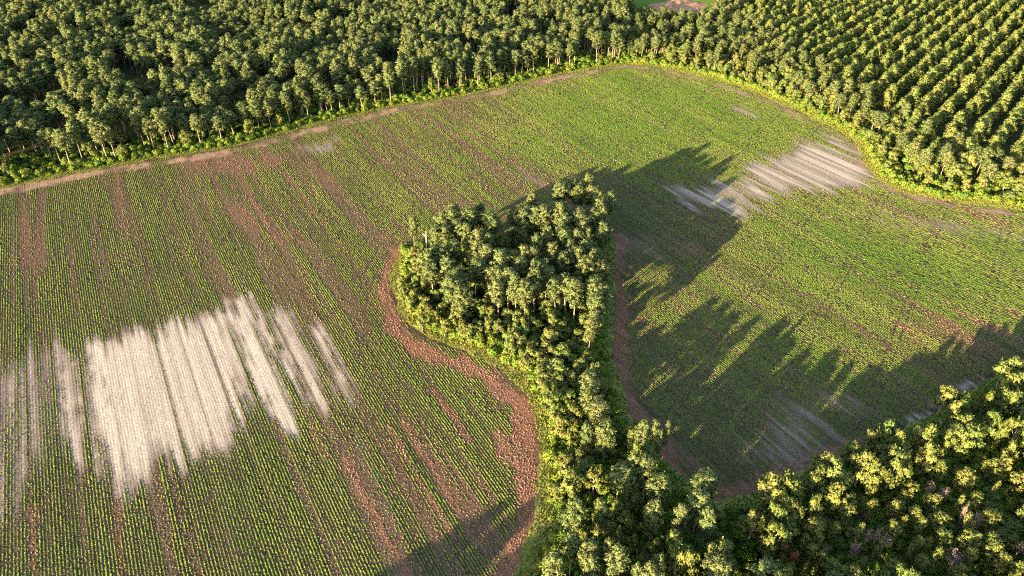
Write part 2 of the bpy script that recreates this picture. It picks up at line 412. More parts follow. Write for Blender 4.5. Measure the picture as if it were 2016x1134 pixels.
def hash2(i, j, s=0):
    h = (i.astype(np.int64) * 374761393 + j.astype(np.int64) * 668265263 + s * 144665) & 0xFFFFFFFF
    h = ((h ^ (h >> 13)) * 1274126177) & 0xFFFFFFFF
    return ((h ^ (h >> 16)) & 0xFFFF) / 65535.0

def vnoise(a, b, s=0):
    a, b = np.broadcast_arrays(np.asarray(a, float), np.asarray(b, float))
    i, j = np.floor(a), np.floor(b)
    f, g = a - i, b - j
    f, g = f * f * (3 - 2 * f), g * g * (3 - 2 * g)
    return ((hash2(i, j, s) * (1 - f) + hash2(i + 1, j, s) * f) * (1 - g)
            + (hash2(i, j + 1, s) * (1 - f) + hash2(i + 1, j + 1, s) * f) * g)

def sstep(a, b, x):
    t = np.clip((x - a) / (b - a), 0, 1)
    return t * t * (3 - 2 * t)

# ------------------------------------------------------------------ materials
def mat(name):
    m = bpy.data.materials.new(name)
    m.use_nodes = True
    m.node_tree.nodes.clear()
    return m, m.node_tree

def N(nt, t, **kw):
    n = nt.nodes.new(t)
    for k, v in kw.items():
        setattr(n, k, v)
    return n

def leaf_material(name, c_dark, c_light, trans=0.2, hue=0.035, val=0.35, gloss=True):
    """foliage: each tree and each leaf clump has its own tone; partly translucent."""
    m, nt = mat(name)
    L = nt.links
    out = N(nt, "ShaderNodeOutputMaterial")
    info = N(nt, "ShaderNodeObjectInfo")
    geo = N(nt, "ShaderNodeNewGeometry")
    mixf = N(nt, "ShaderNodeMath", operation='MULTIPLY_ADD')
    L.new(info.outputs["Random"], mixf.inputs[0]); mixf.inputs[1].default_value = 0.55
    m2 = N(nt, "ShaderNodeMath", operation='MULTIPLY')
    L.new(geo.outputs["Random Per Island"], m2.inputs[0]); m2.inputs[1].default_value = 0.45
    L.new(m2.outputs[0], mixf.inputs[2])
    mx = N(nt, "ShaderNodeMix", data_type='RGBA')
    L.new(mixf.outputs[0], mx.inputs[0])
    c_dark = tuple(q * 1.16 for q in c_dark); c_light = tuple(q * 1.16 for q in c_light)
    mx.inputs[6].default_value = (*c_dark, 1)
    mx.inputs[7].default_value = (*c_light, 1)
    hsv = N(nt, "ShaderNodeHueSaturation")
    L.new(mx.outputs[2], hsv.inputs["Color"])
    hn = N(nt, "ShaderNodeMath", operation='MULTIPLY_ADD')
    mul = N(nt, "ShaderNodeMath", operation='MULTIPLY'); mul.inputs[1].default_value = 7.31
    L.new(info.outputs["Random"], mul.inputs[0])
    fr = N(nt, "ShaderNodeMath", operation='FRACT'); L.new(mul.outputs[0], fr.inputs[0])
    L.new(fr.outputs[0], hn.inputs[0]); hn.inputs[1].default_value = hue; hn.inputs[2].default_value = 0.5 - hue / 2
    L.new(hn.outputs[0], hsv.inputs["Hue"])
    dif = N(nt, "ShaderNodeBsdfDiffuse"); L.new(hsv.outputs[0], dif.inputs[0])
    tr = N(nt, "ShaderNodeBsdfTranslucent"); L.new(hsv.outputs[0], tr.inputs[0])
    ms = N(nt, "ShaderNodeMixShader"); ms.inputs[0].default_value = trans
    L.new(dif.outputs[0], ms.inputs[1]); L.new(tr.outputs[0], ms.inputs[2])
    L.new(ms.outputs[0], out.inputs[0])
    return m

def bark_material(name, c1, c2):
    m, nt = mat(name)
    L = nt.links
    out = N(nt, "ShaderNodeOutputMaterial")
    tc = N(nt, "ShaderNodeTexCoord")
    mp = N(nt, "ShaderNodeMapping"); mp.inputs["Scale"].default_value = (3, 3, 0.7)
    L.new(tc.outputs["Object"], mp.inputs[0])
    no = N(nt, "ShaderNodeTexNoise"); no.inputs["Scale"].default_value = 1.6; no.inputs["Detail"].default_value = 4
    L.new(mp.outputs[0], no.inputs["Vector"])
    mx = N(nt, "ShaderNodeMix", data_type='RGBA')
    L.new(no.outputs[0], mx.inputs[0])
    mx.inputs[6].default_value = (*c1, 1); mx.inputs[7].default_value = (*c2, 1)
    b = N(nt, "ShaderNodeBsdfDiffuse"); L.new(mx.outputs[2], b.inputs[0])
    L.new(b.outputs[0], out.inputs[0])
    return m

def ground_material(name, cols, scale=0.08, attr=None, bump=0.25, bscale=1.2, furrow=False, contrast=0.5):
    """soil or turf: noise-mottled colour, optionally from a per-vertex soil survey, with fine relief."""
    m, nt = mat(name)
    L = nt.links
    out = N(nt, "ShaderNodeOutputMaterial")
    tc = N(nt, "ShaderNodeTexCoord")
    n1 = N(nt, "ShaderNodeTexNoise"); n1.inputs["Scale"].default_value = scale; n1.inputs["Detail"].default_value = 6
    L.new(tc.outputs["Object"], n1.inputs["Vector"])
    n2 = N(nt, "ShaderNodeTexNoise"); n2.inputs["Scale"].default_value = bscale; n2.inputs["Detail"].default_value = 4
    L.new(tc.outputs["Object"], n2.inputs["Vector"])
    if attr:
        a = N(nt, "ShaderNodeAttribute"); a.attribute_name = attr
        col = a.outputs["Color"]
    else:
        mx = N(nt, "ShaderNodeMix", data_type='RGBA')
        mr = N(nt, "ShaderNodeMapRange"); mr.inputs[1].default_value = 0.35; mr.inputs[2].default_value = 0.65
        L.new(n1.outputs[0], mr.inputs[0]); L.new(mr.outputs[0], mx.inputs[0])
        mx.inputs[6].default_value = (*cols[0], 1); mx.inputs[7].default_value = (*cols[1], 1)
        col = mx.outputs[2]
    mr2 = N(nt, "ShaderNodeMapRange"); mr2.inputs[1].default_value = 0.3; mr2.inputs[2].default_value = 0.7
    mr2.inputs[3].default_value = 1 - contrast; mr2.inputs[4].default_value = 1 + contrast * 0.6
    L.new(n2.outputs[0], mr2.inputs[0])
    mul = N(nt, "ShaderNodeMix", data_type='RGBA', blend_type='MULTIPLY'); mul.inputs[0].default_value = 1
    L.new(col, mul.inputs[6]); L.new(mr2.outputs[0], mul.inputs[7])
    h = n2.outputs[0]
    if furrow:
        mp = N(nt, "ShaderNodeMapping"); mp.inputs["Rotation"].default_value = (0, 0, -radians(ROW_AZ))
        L.new(tc.outputs["Object"], mp.inputs[0])
        wv = N(nt, "ShaderNodeTexWave"); wv.bands_direction = 'X'; wv.wave_profile = 'SIN'
        wv.inputs["Scale"].default_value = 2 * pi / (ROW_S * 20) ; wv.inputs["Distortion"].default_value = 0.6
        wv.inputs["Detail Scale"].default_value = 0.2
        L.new(mp.outputs[0], wv.inputs["Vector"])
        ad = N(nt, "ShaderNodeMath", operation='MULTIPLY_ADD'); ad.inputs[1].default_value = 0.9
        L.new(wv.outputs[1], ad.inputs[0]); L.new(n2.outputs[0], ad.inputs[2])
        h = ad.outputs[0]
    bp = N(nt, "ShaderNodeBump"); bp.inputs["Strength"].default_value = 1.0; bp.inputs["Distance"].default_value = bump
    L.new(h, bp.inputs["Height"])
    b = N(nt, "ShaderNodeBsdfDiffuse"); L.new(mul.outputs[2], b.inputs[0]); L.new(bp.outputs[0], b.inputs["Normal"])
    L.new(b.outputs[0], out.inputs[0])
    return m

def tint_material(name, attr, trans=0.3):
    m, nt = mat(name)
    L = nt.links
    out = N(nt, "ShaderNodeOutputMaterial")
    a = N(nt, "ShaderNodeAttribute"); a.attribute_name = attr
    d = N(nt, "ShaderNodeBsdfDiffuse"); t = N(nt, "ShaderNodeBsdfTranslucent")
    L.new(a.outputs["Color"], d.inputs[0]); L.new(a.outputs["Color"], t.inputs[0])
    ms = N(nt, "ShaderNodeMixShader"); ms.inputs[0].default_value = trans
    L.new(d.outputs[0], ms.inputs[1]); L.new(t.outputs[0], ms.inputs[2])
    L.new(ms.outputs[0], out.inputs[0])
    return m

ROW_AZ, ROW_S = -30.5, 0.79
RQ = (cos(radians(ROW_AZ)), -sin(radians(ROW_AZ)))      # across the rows
RR = (sin(radians(ROW_AZ)), cos(radians(ROW_AZ)))       # along the rows

M_PINE = leaf_material("pine_needles", (0.070, 0.090, 0.031), (0.135, 0.150, 0.056))
M_PLANT = leaf_material("plantation_needles", (0.085, 0.108, 0.028), (0.155, 0.172, 0.050))
M_BROAD = leaf_material("broad_leaves", (0.078, 0.100, 0.024), (0.152, 0.164, 0.048), trans=0.22, hue=0.05)
M_YOUNG = leaf_material("young_needles", (0.085, 0.100, 0.024), (0.160, 0.162, 0.046), trans=0.22)
M_SHRUB = leaf_material("shrub_leaves", (0.070, 0.115, 0.016), (0.150, 0.185, 0.032), trans=0.22, hue=0.05)
M_DEADLEAF = leaf_material("dead_needles", (0.26, 0.075, 0.035), (0.42, 0.15, 0.075), trans=0.2)
M_BARK = bark_material("pine_bark", (0.14, 0.10, 0.075), (0.27, 0.205, 0.165))
M_BARK2 = bark_material("grey_bark", (0.16, 0.13, 0.10), (0.32, 0.28, 0.23))
M_DEADWOOD = bark_material("dead_wood", (0.20, 0.13, 0.10), (0.36, 0.25, 0.20))
M_SNAG = bark_material("bleached_wood", (0.26, 0.21, 0.17), (0.42, 0.36, 0.30))
M_FLOOR = ground_material("forest_floor", [(0.030, 0.040, 0.014), (0.060, 0.058, 0.024)], 0.06, bump=0.4)
M_SOIL = ground_material("field_soil", None, 0.08, attr="soil", bump=0.05, bscale=1.7, furrow=True, contrast=0.4)
M_VERGE = ground_material("verge_turf", [(0.085, 0.105, 0.022), (0.17, 0.155, 0.045)], 0.12, bump=0.3, bscale=1.5)
M_LAWN = ground_material("lawn", [(0.06, 0.12, 0.02), (0.12, 0.16, 0.03)], 0.03, bump=0.1)
M_CLAY = ground_material("clay", [(0.24, 0.12, 0.07), (0.36, 0.21, 0.13)], 0.25, bump=0.4, bscale=0.5)
M_CROP = tint_material("crop_leaves", "tint", 0.3)
M_GRASS = tint_material("grass_blades", "tint", 0.35)

# ------------------------------------------------------------------ mesh helpers
def mesh_np(name, V, Fc, mats, midx=None, smooth=False):
    """a mesh from vertex and face arrays; faces all with the same corner count, or a list of arrays."""
    me = bpy.data.meshes.new(name)
    Fl = Fc if isinstance(Fc, list) else [Fc]
    Fl = [np.asarray(f, np.int64) for f in Fl if len(f)]
    V = np.asarray(V, np.float32)
    me.vertices.add(len(V)); me.vertices.foreach_set("co", V.ravel())
    corners = np.concatenate([f.ravel() for f in Fl])
    sizes = np.concatenate([np.full(len(f), f.shape[1]) for f in Fl])
    starts = np.concatenate([[0], np.cumsum(sizes)[:-1]])
    me.loops.add(len(corners)); me.loops.foreach_set("vertex_index", corners.astype(np.int32))
    me.polygons.add(len(sizes)); me.polygons.foreach_set("loop_start", starts.astype(np.int32))
    for m in mats:
        me.materials.append(m)
    if midx is not None:
        me.polygons.foreach_set("material_index", np.asarray(midx, np.int32))
    me.polygons.foreach_set("use_smooth", np.full(len(sizes), smooth))
    me.update(calc_edges=True)
    return me

def link(name, data, parent=None, loc=None, **props):
    o = bpy.data.objects.new(name, data)
    COL.objects.link(o)
    if parent is not None:
        o.parent = parent
    if loc is not None:
        o.location = loc
    for k, v in props.items():
        o[k] = v
    return o

def tube(path, rad, n=5):
    path = np.asarray(path, float); rad = np.asarray(rad, float)
    k = len(path)
    tang = np.gradient(path, axis=0)
    tang /= np.linalg.norm(tang, axis=1)[:, None] + 1e-9
    ref = np.array([1.0, 0, 0]) if abs(tang[0][0]) < 0.8 else np.array([0, 1.0, 0])
    V = []
    for p, t, r in zip(path, tang, rad):
        a = np.cross(t, ref); a /= np.linalg.norm(a) + 1e-9
        b = np.cross(t, a)
        ang = np.arange(n) * 2 * pi / n
        V.append(p + r * (np.cos(ang)[:, None] * a + np.sin(ang)[:, None] * b))
    V = np.concatenate(V)
    Fc = [[i * n + j, i * n + (j + 1) % n, (i + 1) * n + (j + 1) % n, (i + 1) * n + j] for i in range(k - 1) for j in range(n)]
    return V, np.array(Fc)

def join(parts):
    V, Fq, off = [], [], 0
    for v, f in parts:
        V.append(v); Fq.append(f + off); off += len(v)
    return np.concatenate(V), np.concatenate(Fq)

def unit(n, r):
    d = r.normal(size=(n, 3))
    return d / np.linalg.norm(d, axis=1)[:, None]

def leaves(centers, radii, n, size, r, spike=0.4, flat=0.75):
    """leaf sprays spread through the clumps: outward facing leaves plus radial tufts, one triangle each."""
    C = np.repeat(centers, n, axis=0); R = np.repeat(radii, n)
    k = len(C)
    d = unit(k, r)
    d[:, 2] = np.abs(d[:, 2]) * np.where(r.random(k) < 0.72, 1, -1)
    sc = np.array([1, 1, flat])
    s = size * r.uniform(0.65, 1.35, k)
    isp = r.random(k) < spike
    rr = R * np.where(isp, r.uniform(0.45, 0.85, k), r.uniform(0.55, 1.0, k) ** 0.6)
    pos = C + d * rr[:, None] * sc
    nrm = d + 0.75 * unit(k, r); nrm /= np.linalg.norm(nrm, axis=1)[:, None]
    a = np.cross(nrm, unit(k, r)); a /= np.linalg.norm(a, axis=1)[:, None] + 1e-9
    b = np.cross(nrm, a)
    V = np.empty((k, 3, 3))
    V[:, 0] = pos + a * s[:, None] * 0.62
    V[:, 1] = pos - a * s[:, None] * 0.31 + b * s[:, None] * 0.54
    V[:, 2] = pos - a * s[:, None] * 0.31 - b * s[:, None] * 0.54
    # radial tufts
    t = np.cross(d, unit(k, r)); t /= np.linalg.norm(t, axis=1)[:, None] + 1e-9
    tip = pos + d * (s * 1.25)[:, None]
    Vs = np.stack([pos - d * (s * 0.3)[:, None], tip + t * (s * 0.33)[:, None], tip - t * (s * 0.33)[:, None]], axis=1)
    V = np.where(isp[:, None, None], Vs, V)
    # foliage is shaded as rounded clumps: each leaf's normal leans outward from its clump and its crown
    mid = centers.mean(0)
    o_ = pos - mid; o_ /= np.linalg.norm(o_, axis=1)[:, None] + 1e-9
    nn = 0.75 * d + 0.45 * o_ + 0.55 * unit(k, r); nn /= np.linalg.norm(nn, axis=1)[:, None]
    g = np.cross(V[:, 1] - V[:, 0], V[:, 2] - V[:, 0])
    flip = (g * nn).sum(1) < 0
    V[flip] = V[flip][:, [0, 2, 1]]
    return V.reshape(-1, 3), np.arange(3 * k).reshape(-1, 3), np.repeat(nn, 3, axis=0)

def set_normals(me, nn):
    me.polygons.foreach_set("use_smooth", np.ones(len(me.polygons), bool))
    me.normals_split_custom_set_from_vertices(nn.astype(np.float32))

def limb(p0, p1, r0, r1, r, sag=0.06, n=4):
    p0, p1 = np.array(p0, float), np.array(p1, float)
    L = np.linalg.norm(p1 - p0)
    q = np.linspace(0, 1, 4)[:, None]
    P = p0 + (p1 - p0) * q + (q * (1 - q)) * r.normal(size=3) * L * 0.35
    return tube(P, np.linspace(r0, r1, 4), n)

def trunk_path(h, r, lean=0.02):
    z = np.linspace(0, h, 6)
    off = np.cumsum(r.normal(size=(6, 2)) * h * lean * 0.35, axis=0); off -= off[0]
    return np.column_stack([off, z])

def pine(seed, h=20.0, base=0.50, rad=2.8, nclump=46, nl=62, ls=0.48, cr=(0.8, 1.3), r0=0.24, cone=False, up=0.25):
    r = np.random.default_rng(seed)
    P = trunk_path(h * 0.97, r)
    parts = [tube(P, np.linspace(r0, 0.05, 6) ** 1.0, 6)]
    cs, rs = [], []
    lob = r.uniform(0, 2 * pi, 3)
    for i in range(nclump):
        t = (i + r.uniform(0, 1)) / nclump
        if cone:
            prof = (1 - t) ** 0.75 * (0.55 + 0.45 * min(1, t / 0.12)) + 0.10
        else:
            prof = max(0.12, sin(pi * (0.16 + 0.80 * t)) ** 0.75)
        ang = i * 2.39996 + r.normal() * 0.5
        wob = 1 + 0.28 * cos(ang - lob[0]) * cos(3.1 * t + lob[1])
        rr = rad * prof * wob * r.uniform(0.35, 1.0)
        z = h * (base + (1 - base) * t)
        zi = min(z * 0.985, h * 0.95)
        tx = np.interp(zi, P[:, 2], P[:, 0]); ty = np.interp(zi, P[:, 2], P[:, 1])
        c = np.array([tx + cos(ang) * rr, ty + sin(ang) * rr, z + up * rr])
        cs.append(c); rs.append(r.uniform(*cr) * (1.0 - 0.30 * t))
        if i % 2 == 0 and rr > 0.5:
            parts.append(limb((tx, ty, max(zi - rr * 0.25, h * base * 0.9)), c, 0.07, 0.03, r, n=3))
    # a few dead stubs on the bare bole
    for k in range(4):
        zz = h * base * r.uniform(0.6, 0.98); a = r.uniform(0, 2 * pi); q = r.uniform(0.5, 1.4)
        parts.append(limb((0, 0, zz), (cos(a) * q, sin(a) * q, zz + 0.15), 0.05, 0.02, r, n=3))
    return join(parts), leaves(np.array(cs), np.array(rs), nl, ls, r)

def broad(seed, h=9.0, rad=3.6, nlobe=9, per=7, nl=52, ls=0.44):
    r = np.random.default_rng(seed)
    P = trunk_path(h * 0.6, r, 0.05)
    parts = [tube(P, np.linspace(0.24, 0.10, 6), 6)]
    cs, rs = [], []
    for i in range(nlobe):
        t = (i + 0.5) / nlobe
        ang = i * 2.39996 + r.normal() * 0.4
        z = h * (0.30 + 0.56 * t + r.normal() * 0.03)
        rr = rad * (sin(pi * (0.22 + 0.68 * t)) ** 0.8) * r.uniform(0.35, 0.78)
        c = np.array([cos(ang) * rr, sin(ang) * rr, z])
        lr = rad * r.uniform(0.34, 0.50)
        parts.append(limb((P[3][0], P[3][1], min(h * 0.45, z * 0.8)), c, 0.11, 0.04, r, n=4))
        d = unit(per, r); d[:, 2] = np.abs(d[:, 2]) * 0.9 - 0.15
        for k in range(per):
            cc = c + d[k] * lr * r.uniform(0.55, 1.0)
            cs.append(cc); rs.append(r.uniform(0.55, 1.0) * rad / 3.6)
            if k % 3 == 0:
                parts.append(limb(c, cc, 0.045, 0.02, r, n=3))
    return join(parts), leaves(np.array(cs), np.array(rs), nl, ls, r, spike=0.2, flat=0.8)

def shrub(seed, h=2.6, rad=1.9, nl=60, ls=0.36):
    r = np.random.default_rng(seed)
    k = 12
    ang = np.arange(k) * 2.39996; q = np.sqrt((np.arange(k) + 0.5) / k)
    cs = np.column_stack([np.cos(ang) * q * rad * 0.75, np.sin(ang) * q * rad * 0.75, h * (0.25 + 0.5 * (1 - q ** 2) * r.uniform(0.7, 1.25, k))])
    parts = [limb((0, 0, 0), cs[i], 0.05, 0.02, r, n=3) for i in range(0, k, 3)]
    return join(parts), leaves(cs, r.uniform(0.55, 0.95, k), nl, ls, r, spike=0.25)

def deadtree(seed, h=7.5, rad=1.6, red=False):
    r = np.random.default_rng(seed)
    P = trunk_path(h * 0.9, r, 0.06)
    parts = [tube(P, np.linspace(0.15, 0.05, 6), 6)]
    cs = []
    for i in range(22):
        t = i / 22
        z = h * (0.35 + 0.5 * t); a = i * 2.39996
        rr = rad * (1 - 0.55 * t) * r.uniform(0.6, 1.1)
        tip = np.array([cos(a) * rr, sin(a) * rr, z + rr * 0.9 + 0.6])
        tx = np.interp(z, P[:, 2], P[:, 0]); ty = np.interp(z, P[:, 2], P[:, 1])
        st = np.array([tx, ty, z])
        parts.append(limb(st, tip, 0.07, 0.025, r, n=3))
        for k in range(5):
            s = st + (tip - st) * r.uniform(0.3, 0.95)
            e = s + unit(1, r)[0] * 0.35 + (tip - st) * r.uniform(0.25, 0.5) + np.array([0, 0, 0.35])
            parts.append(limb(s, e, 0.03, 0.012, r, n=3))
            cs.append(e)
    cs = np.array(cs)
    sel = cs if red else cs[::3]
    return join(parts), leaves(sel, np.full(len(sel), 0.5 if red else 0.32), 16 if red else 6, 0.26, r, spike=0.7)

def variants(name, fn, n, mats, seed, **kw):
    """each variant: mesh data for the trunk with limbs, for the crown, and for both together."""
    res = []
    for i in range(n):
        (tv, tf), (cv, cf, cn) = fn(seed + i, **kw)
        t = mesh_np(name + "_trunk", tv, tf, [mats[0]], smooth=True)
        c = mesh_np(name + "_crown", cv, cf, [mats[1]])
        set_normals(c, cn)
        both = mesh_np(name, np.concatenate([tv, cv]), [tf, cf + len(tv)], mats, np.r_[np.zeros(len(tf)), np.ones(len(cf))])
        set_normals(both, np.concatenate([np.zeros((len(tv), 3)), cn]))
        res.append((t, c, both))
    return res

VAR = {
    'pine': (variants("pine", pine, 8, [M_BARK, M_PINE], 100), 20.0, 5.6),
    'plantation': (variants("plantation_pine", pine, 7, [M_BARK, M_PLANT], 200, h=13.0, base=0.24, rad=3.0, nclump=46, nl=56, ls=0.50, cr=(0.8, 1.25), r0=0.17, cone=True, up=0.35), 13.0, 6.6),
    'broad': (variants("broadleaf", broad, 8, [M_BARK2, M_BROAD], 300), 9.0, 7.6),
    'young': (variants("young_pine", pine, 6, [M_BARK, M_YOUNG], 400, h=9.0, base=0.30, rad=1.5, nclump=30, nl=44, ls=0.34, cr=(0.45, 0.75), r0=0.11, up=0.5), 9.0, 3.6),
    'shrub': (variants("shrub", shrub, 6, [M_BARK2, M_SHRUB], 500), 2.6, 4.0),
}
DEADV = variants("dead_tree", deadtree, 4, [M_DEADWOOD, M_DEADWOOD], 600)
REDV = variants("red_dead_tree", deadtree, 2, [M_DEADWOOD, M_DEADLEAF], 650, red=True)

# ------------------------------------------------------------------ ground
S = 5000.0
link("ground", mesh_np("ground", [(-S, -S, 0), (S, -S, 0), (S, S, 0), (-S, S, 0)], np.array([[0, 1, 2, 3]]), [M_FLOOR]), kind='structure', label="dark leaf-littered ground under the woods", )

# the field's soil survey on a grid that follows the crop rows
def soil_maps(x, y):
    """cover of green crop, of dry brown crop, and soil colour at points of the field."""
    u = x * RQ[0] + y * RQ[1]; v = x * RR[0] + y * RR[1]
    row = np.floor(u / ROW_S)
    grp = np.floor(row / 6)
    zero = np.zeros_like(u)
    shift = 2.0 * (vnoise(u / 9.0, v / 90.0, 3) - .5) + 1.2 * (hash2(grp, zero, 5) - .5) + 0.8 * (hash2(row, zero, 6) - .5)
    fine = vnoise(u / 1.6, v / 5.0, 8) - .5
    sand = np.zeros_like(u); red = np.zeros_like(u); dryp = np.zeros_like(u); tan_ = np.zeros_like(u)
    for poly, s, sh, so in SAND:
        xx, yy = x + RR[0] * shift * sh * 1.6, y + RR[1] * shift * sh * 1.6
        d = sdf(poly, xx, yy) + fine * so * 1.0 + (vnoise(u / 1.0, v / 25.0, 24) - .5) * so * 1.5
        streak = 0.50 + 0.65 * vnoise(u / 2.6, v / 120.0, 21) if s < 0.95 else 0.55 + 0.65 * vnoise(u / 2.3, v / 150.0, 22)
        k = sstep(-so * 1.5, so * 1.6, d) * np.clip(s * streak * 1.15, 0, 1)
        if s == 0.62 or s == 0.9:
            k = k * (0.35 + 0.7 * sstep(0.2, 0.7, 0.7 * vnoise(u / 3.4, v / 150.0, 23) + 0.3 * vnoise(u / 0.8, v / 40.0, 25)))
        sand = np.maximum(sand, k)
    band = np.exp(-((np.mod(u + 1.2 * vnoise(v / 60.0, u * 0, 27), 7.6) - 3.8) / 0.55) ** 2)
    sand = sand * (1 - 0.75 * band * sstep(0.25, 0.6, vnoise(u / 7.6, v / 45.0, 28)))
    for poly, s, sh, so in RED:
        xx, yy = x + RR[0] * shift * sh, y + RR[1] * shift * sh
        d = sdf(poly, xx, yy) + fine * so
        dryp = np.maximum(dryp, sstep(-so * 1.3, so * 1.3, d) * s)
    for pts, w, s, kind in HEAD:
        d = line_dist(pts, x, y) + fine * w * 1.1 + (vnoise(x / 7, y / 7, 31) - .5) * w * 0.8
        k = (1 - sstep(w * 0.75, w * 1.35, d)) * s
        rut = 0.5 + 0.5 * sstep(0.15, 0.45, np.abs(np.abs(line_dist(pts, x, y)) - 1.0)) if s > .9 else 1.0
        if kind == 'red':
            red = np.maximum(red, k)
        else:
            tan_ = np.maximum(tan_, k * (0.35 + 0.75 * sstep(.3, .6, vnoise(x / 9, y / 9, 33))) * rut)
    tan_ = np.clip(tan_, 0, 1)
    # broad planting streaks of thin, dry crop
    left = 1 - sstep(0, 60, x + 0.25 * (y - 200) * 0 - 10)
    farl = left * sstep(170, 230, y)
    st = 0.45 * vnoise(u / 4.2, v / 130.0, 41) + 0.55 * vnoise(u / 1.2, v / 55.0, 42)
    thr = 0.68 - 0.12 * farl
    green_zone = np.zeros_like(u)
    for poly, s, so in GREENZ:
        green_zone = np.maximum(green_zone, sstep(-so, so, sdf(poly, x, y)) * s)
    dry = sstep(thr - 0.05, thr + 0.09, st + (vnoise(u / 0.9, v / 2.2, 43) - .5) * 0.22 + 0.20 * dryp) * (1 - 0.75 * green_zone)
    red = np.maximum(red, dryp * 0.55 * sstep(0.25, 0.6, dry))
    # wheel tracks of the sprayer, in pairs, slanting across the rows
    ta = radians(34.5)
    w = x * cos(ta) - y * sin(ta)
    w0 = TRACK[0][0] * cos(ta) - TRACK[0][1] * sin(ta)
    ph = np.mod(w - w0 + 12.2, 24.4) - 12.2
    tr = np.maximum(1 - sstep(0.14, 0.34, np.abs(ph - 1.25)), 1 - sstep(0.14, 0.34, np.abs(ph + 1.25)))
    for a in ARCS:
        tr = np.maximum(tr, 1 - sstep(0.3, 0.6, line_dist(a, x, y)))
    return u, v, sand, red, tan_, dry, green_zone, tr

gu0, gu1, gv0, gv1 = -150.0, 520.0, -60.0, 500.0
us = np.arange(gu0, gu1, ROW_S / 2); vs = np.arange(gv0, gv1, 2.0)
GU, GV = np.meshgrid(us, vs, indexing='ij')
gx = GU * RQ[0] + GV * RR[0]; gy = GU * RQ[1] + GV * RR[1]
gd = sdf(FIELD_P, gx, gy)
cell = (gd[:-1, :-1] > -4) & (gd[1:, 1:] > -4)
ii, jj = np.nonzero(cell)
nv = len(vs)
quads = np.stack([ii * nv + jj, (ii + 1) * nv + jj, (ii + 1) * nv + jj + 1, ii * nv + jj + 1], axis=1)
used = np.unique(quads)
remap = np.full(GU.size, -1); remap[used] = np.arange(len(used))
fx, fy = gx.ravel()[used], gy.ravel()[used]
u, v, sand, red, tan_, dry, gz, tr = soil_maps(fx, fy)
c_soil = np.array([0.055, 0.038, 0.028]); c_sand = np.array([0.37, 0.300, 0.240]); c_pale = np.array([0.21, 0.158, 0.130]); c_red = np.array([0.185, 0.088, 0.053])
c_tan = np.array([0.26, 0.160, 0.108]); c_dry = np.array([0.095, 0.063, 0.042]); c_trk = np.array([0.075, 0.050, 0.035])
soil = np.repeat(c_soil[None], len(fx), 0)
def over(base, c, k):
    return base * (1 - k[:, None]) + c * k[:, None]
soil = over(soil, c_dry, dry * 0.8)
soil = over(soil, c_red, np.clip(red * 1.0, 0, 1))
soil = over(soil, c_tan, tan_)
soil = over(soil, c_pale, sstep(0.05, 0.5, sand))
soil = over(soil, c_sand, sstep(0.35, 0.95, sand))
fur = np.mod(np.round(u / (ROW_S / 2)), 2)
soil *= (1 - (0.30 + 0.25 * vnoise(u / 3.0, v / 60.0, 13)) * fur * (0.5 + 0.5 * vnoise(u / 0.8, v / 14.0, 14)))[:, None]
soil *= (0.78 + 0.4 * vnoise(u / 0.8, v / 70.0, 15))[:, None]
soil = over(soil, c_trk, tr * 0.8 * (1 - 0.9 * sand))
soil = over(soil, c_sand * 1.08, tr * 0.5 * sstep(.5, .8, sand))
soil *= (0.92 + 0.16 * hash2(np.floor(u / ROW_S * 2 + .5), np.floor(v / 2.0), 9))[:, None]
fz = 0.04 + 0.03 * vnoise(fx / 6, fy / 6, 12) + 0.035 * (1 - np.mod(np.round(u / (ROW_S / 2)), 2))
fme = mesh_np("crop_field", np.column_stack([fx, fy, fz]), remap[quads], [M_SOIL], smooth=True)
ca = fme.color_attributes.new("soil", 'FLOAT_COLOR', 'POINT')
ca.data.foreach_set("color", np.column_stack([soil, np.ones(len(soil))]).astype(np.float32).ravel())
link("crop_field", fme, kind='structure', label="bare brown and sandy soil of the ploughed field")

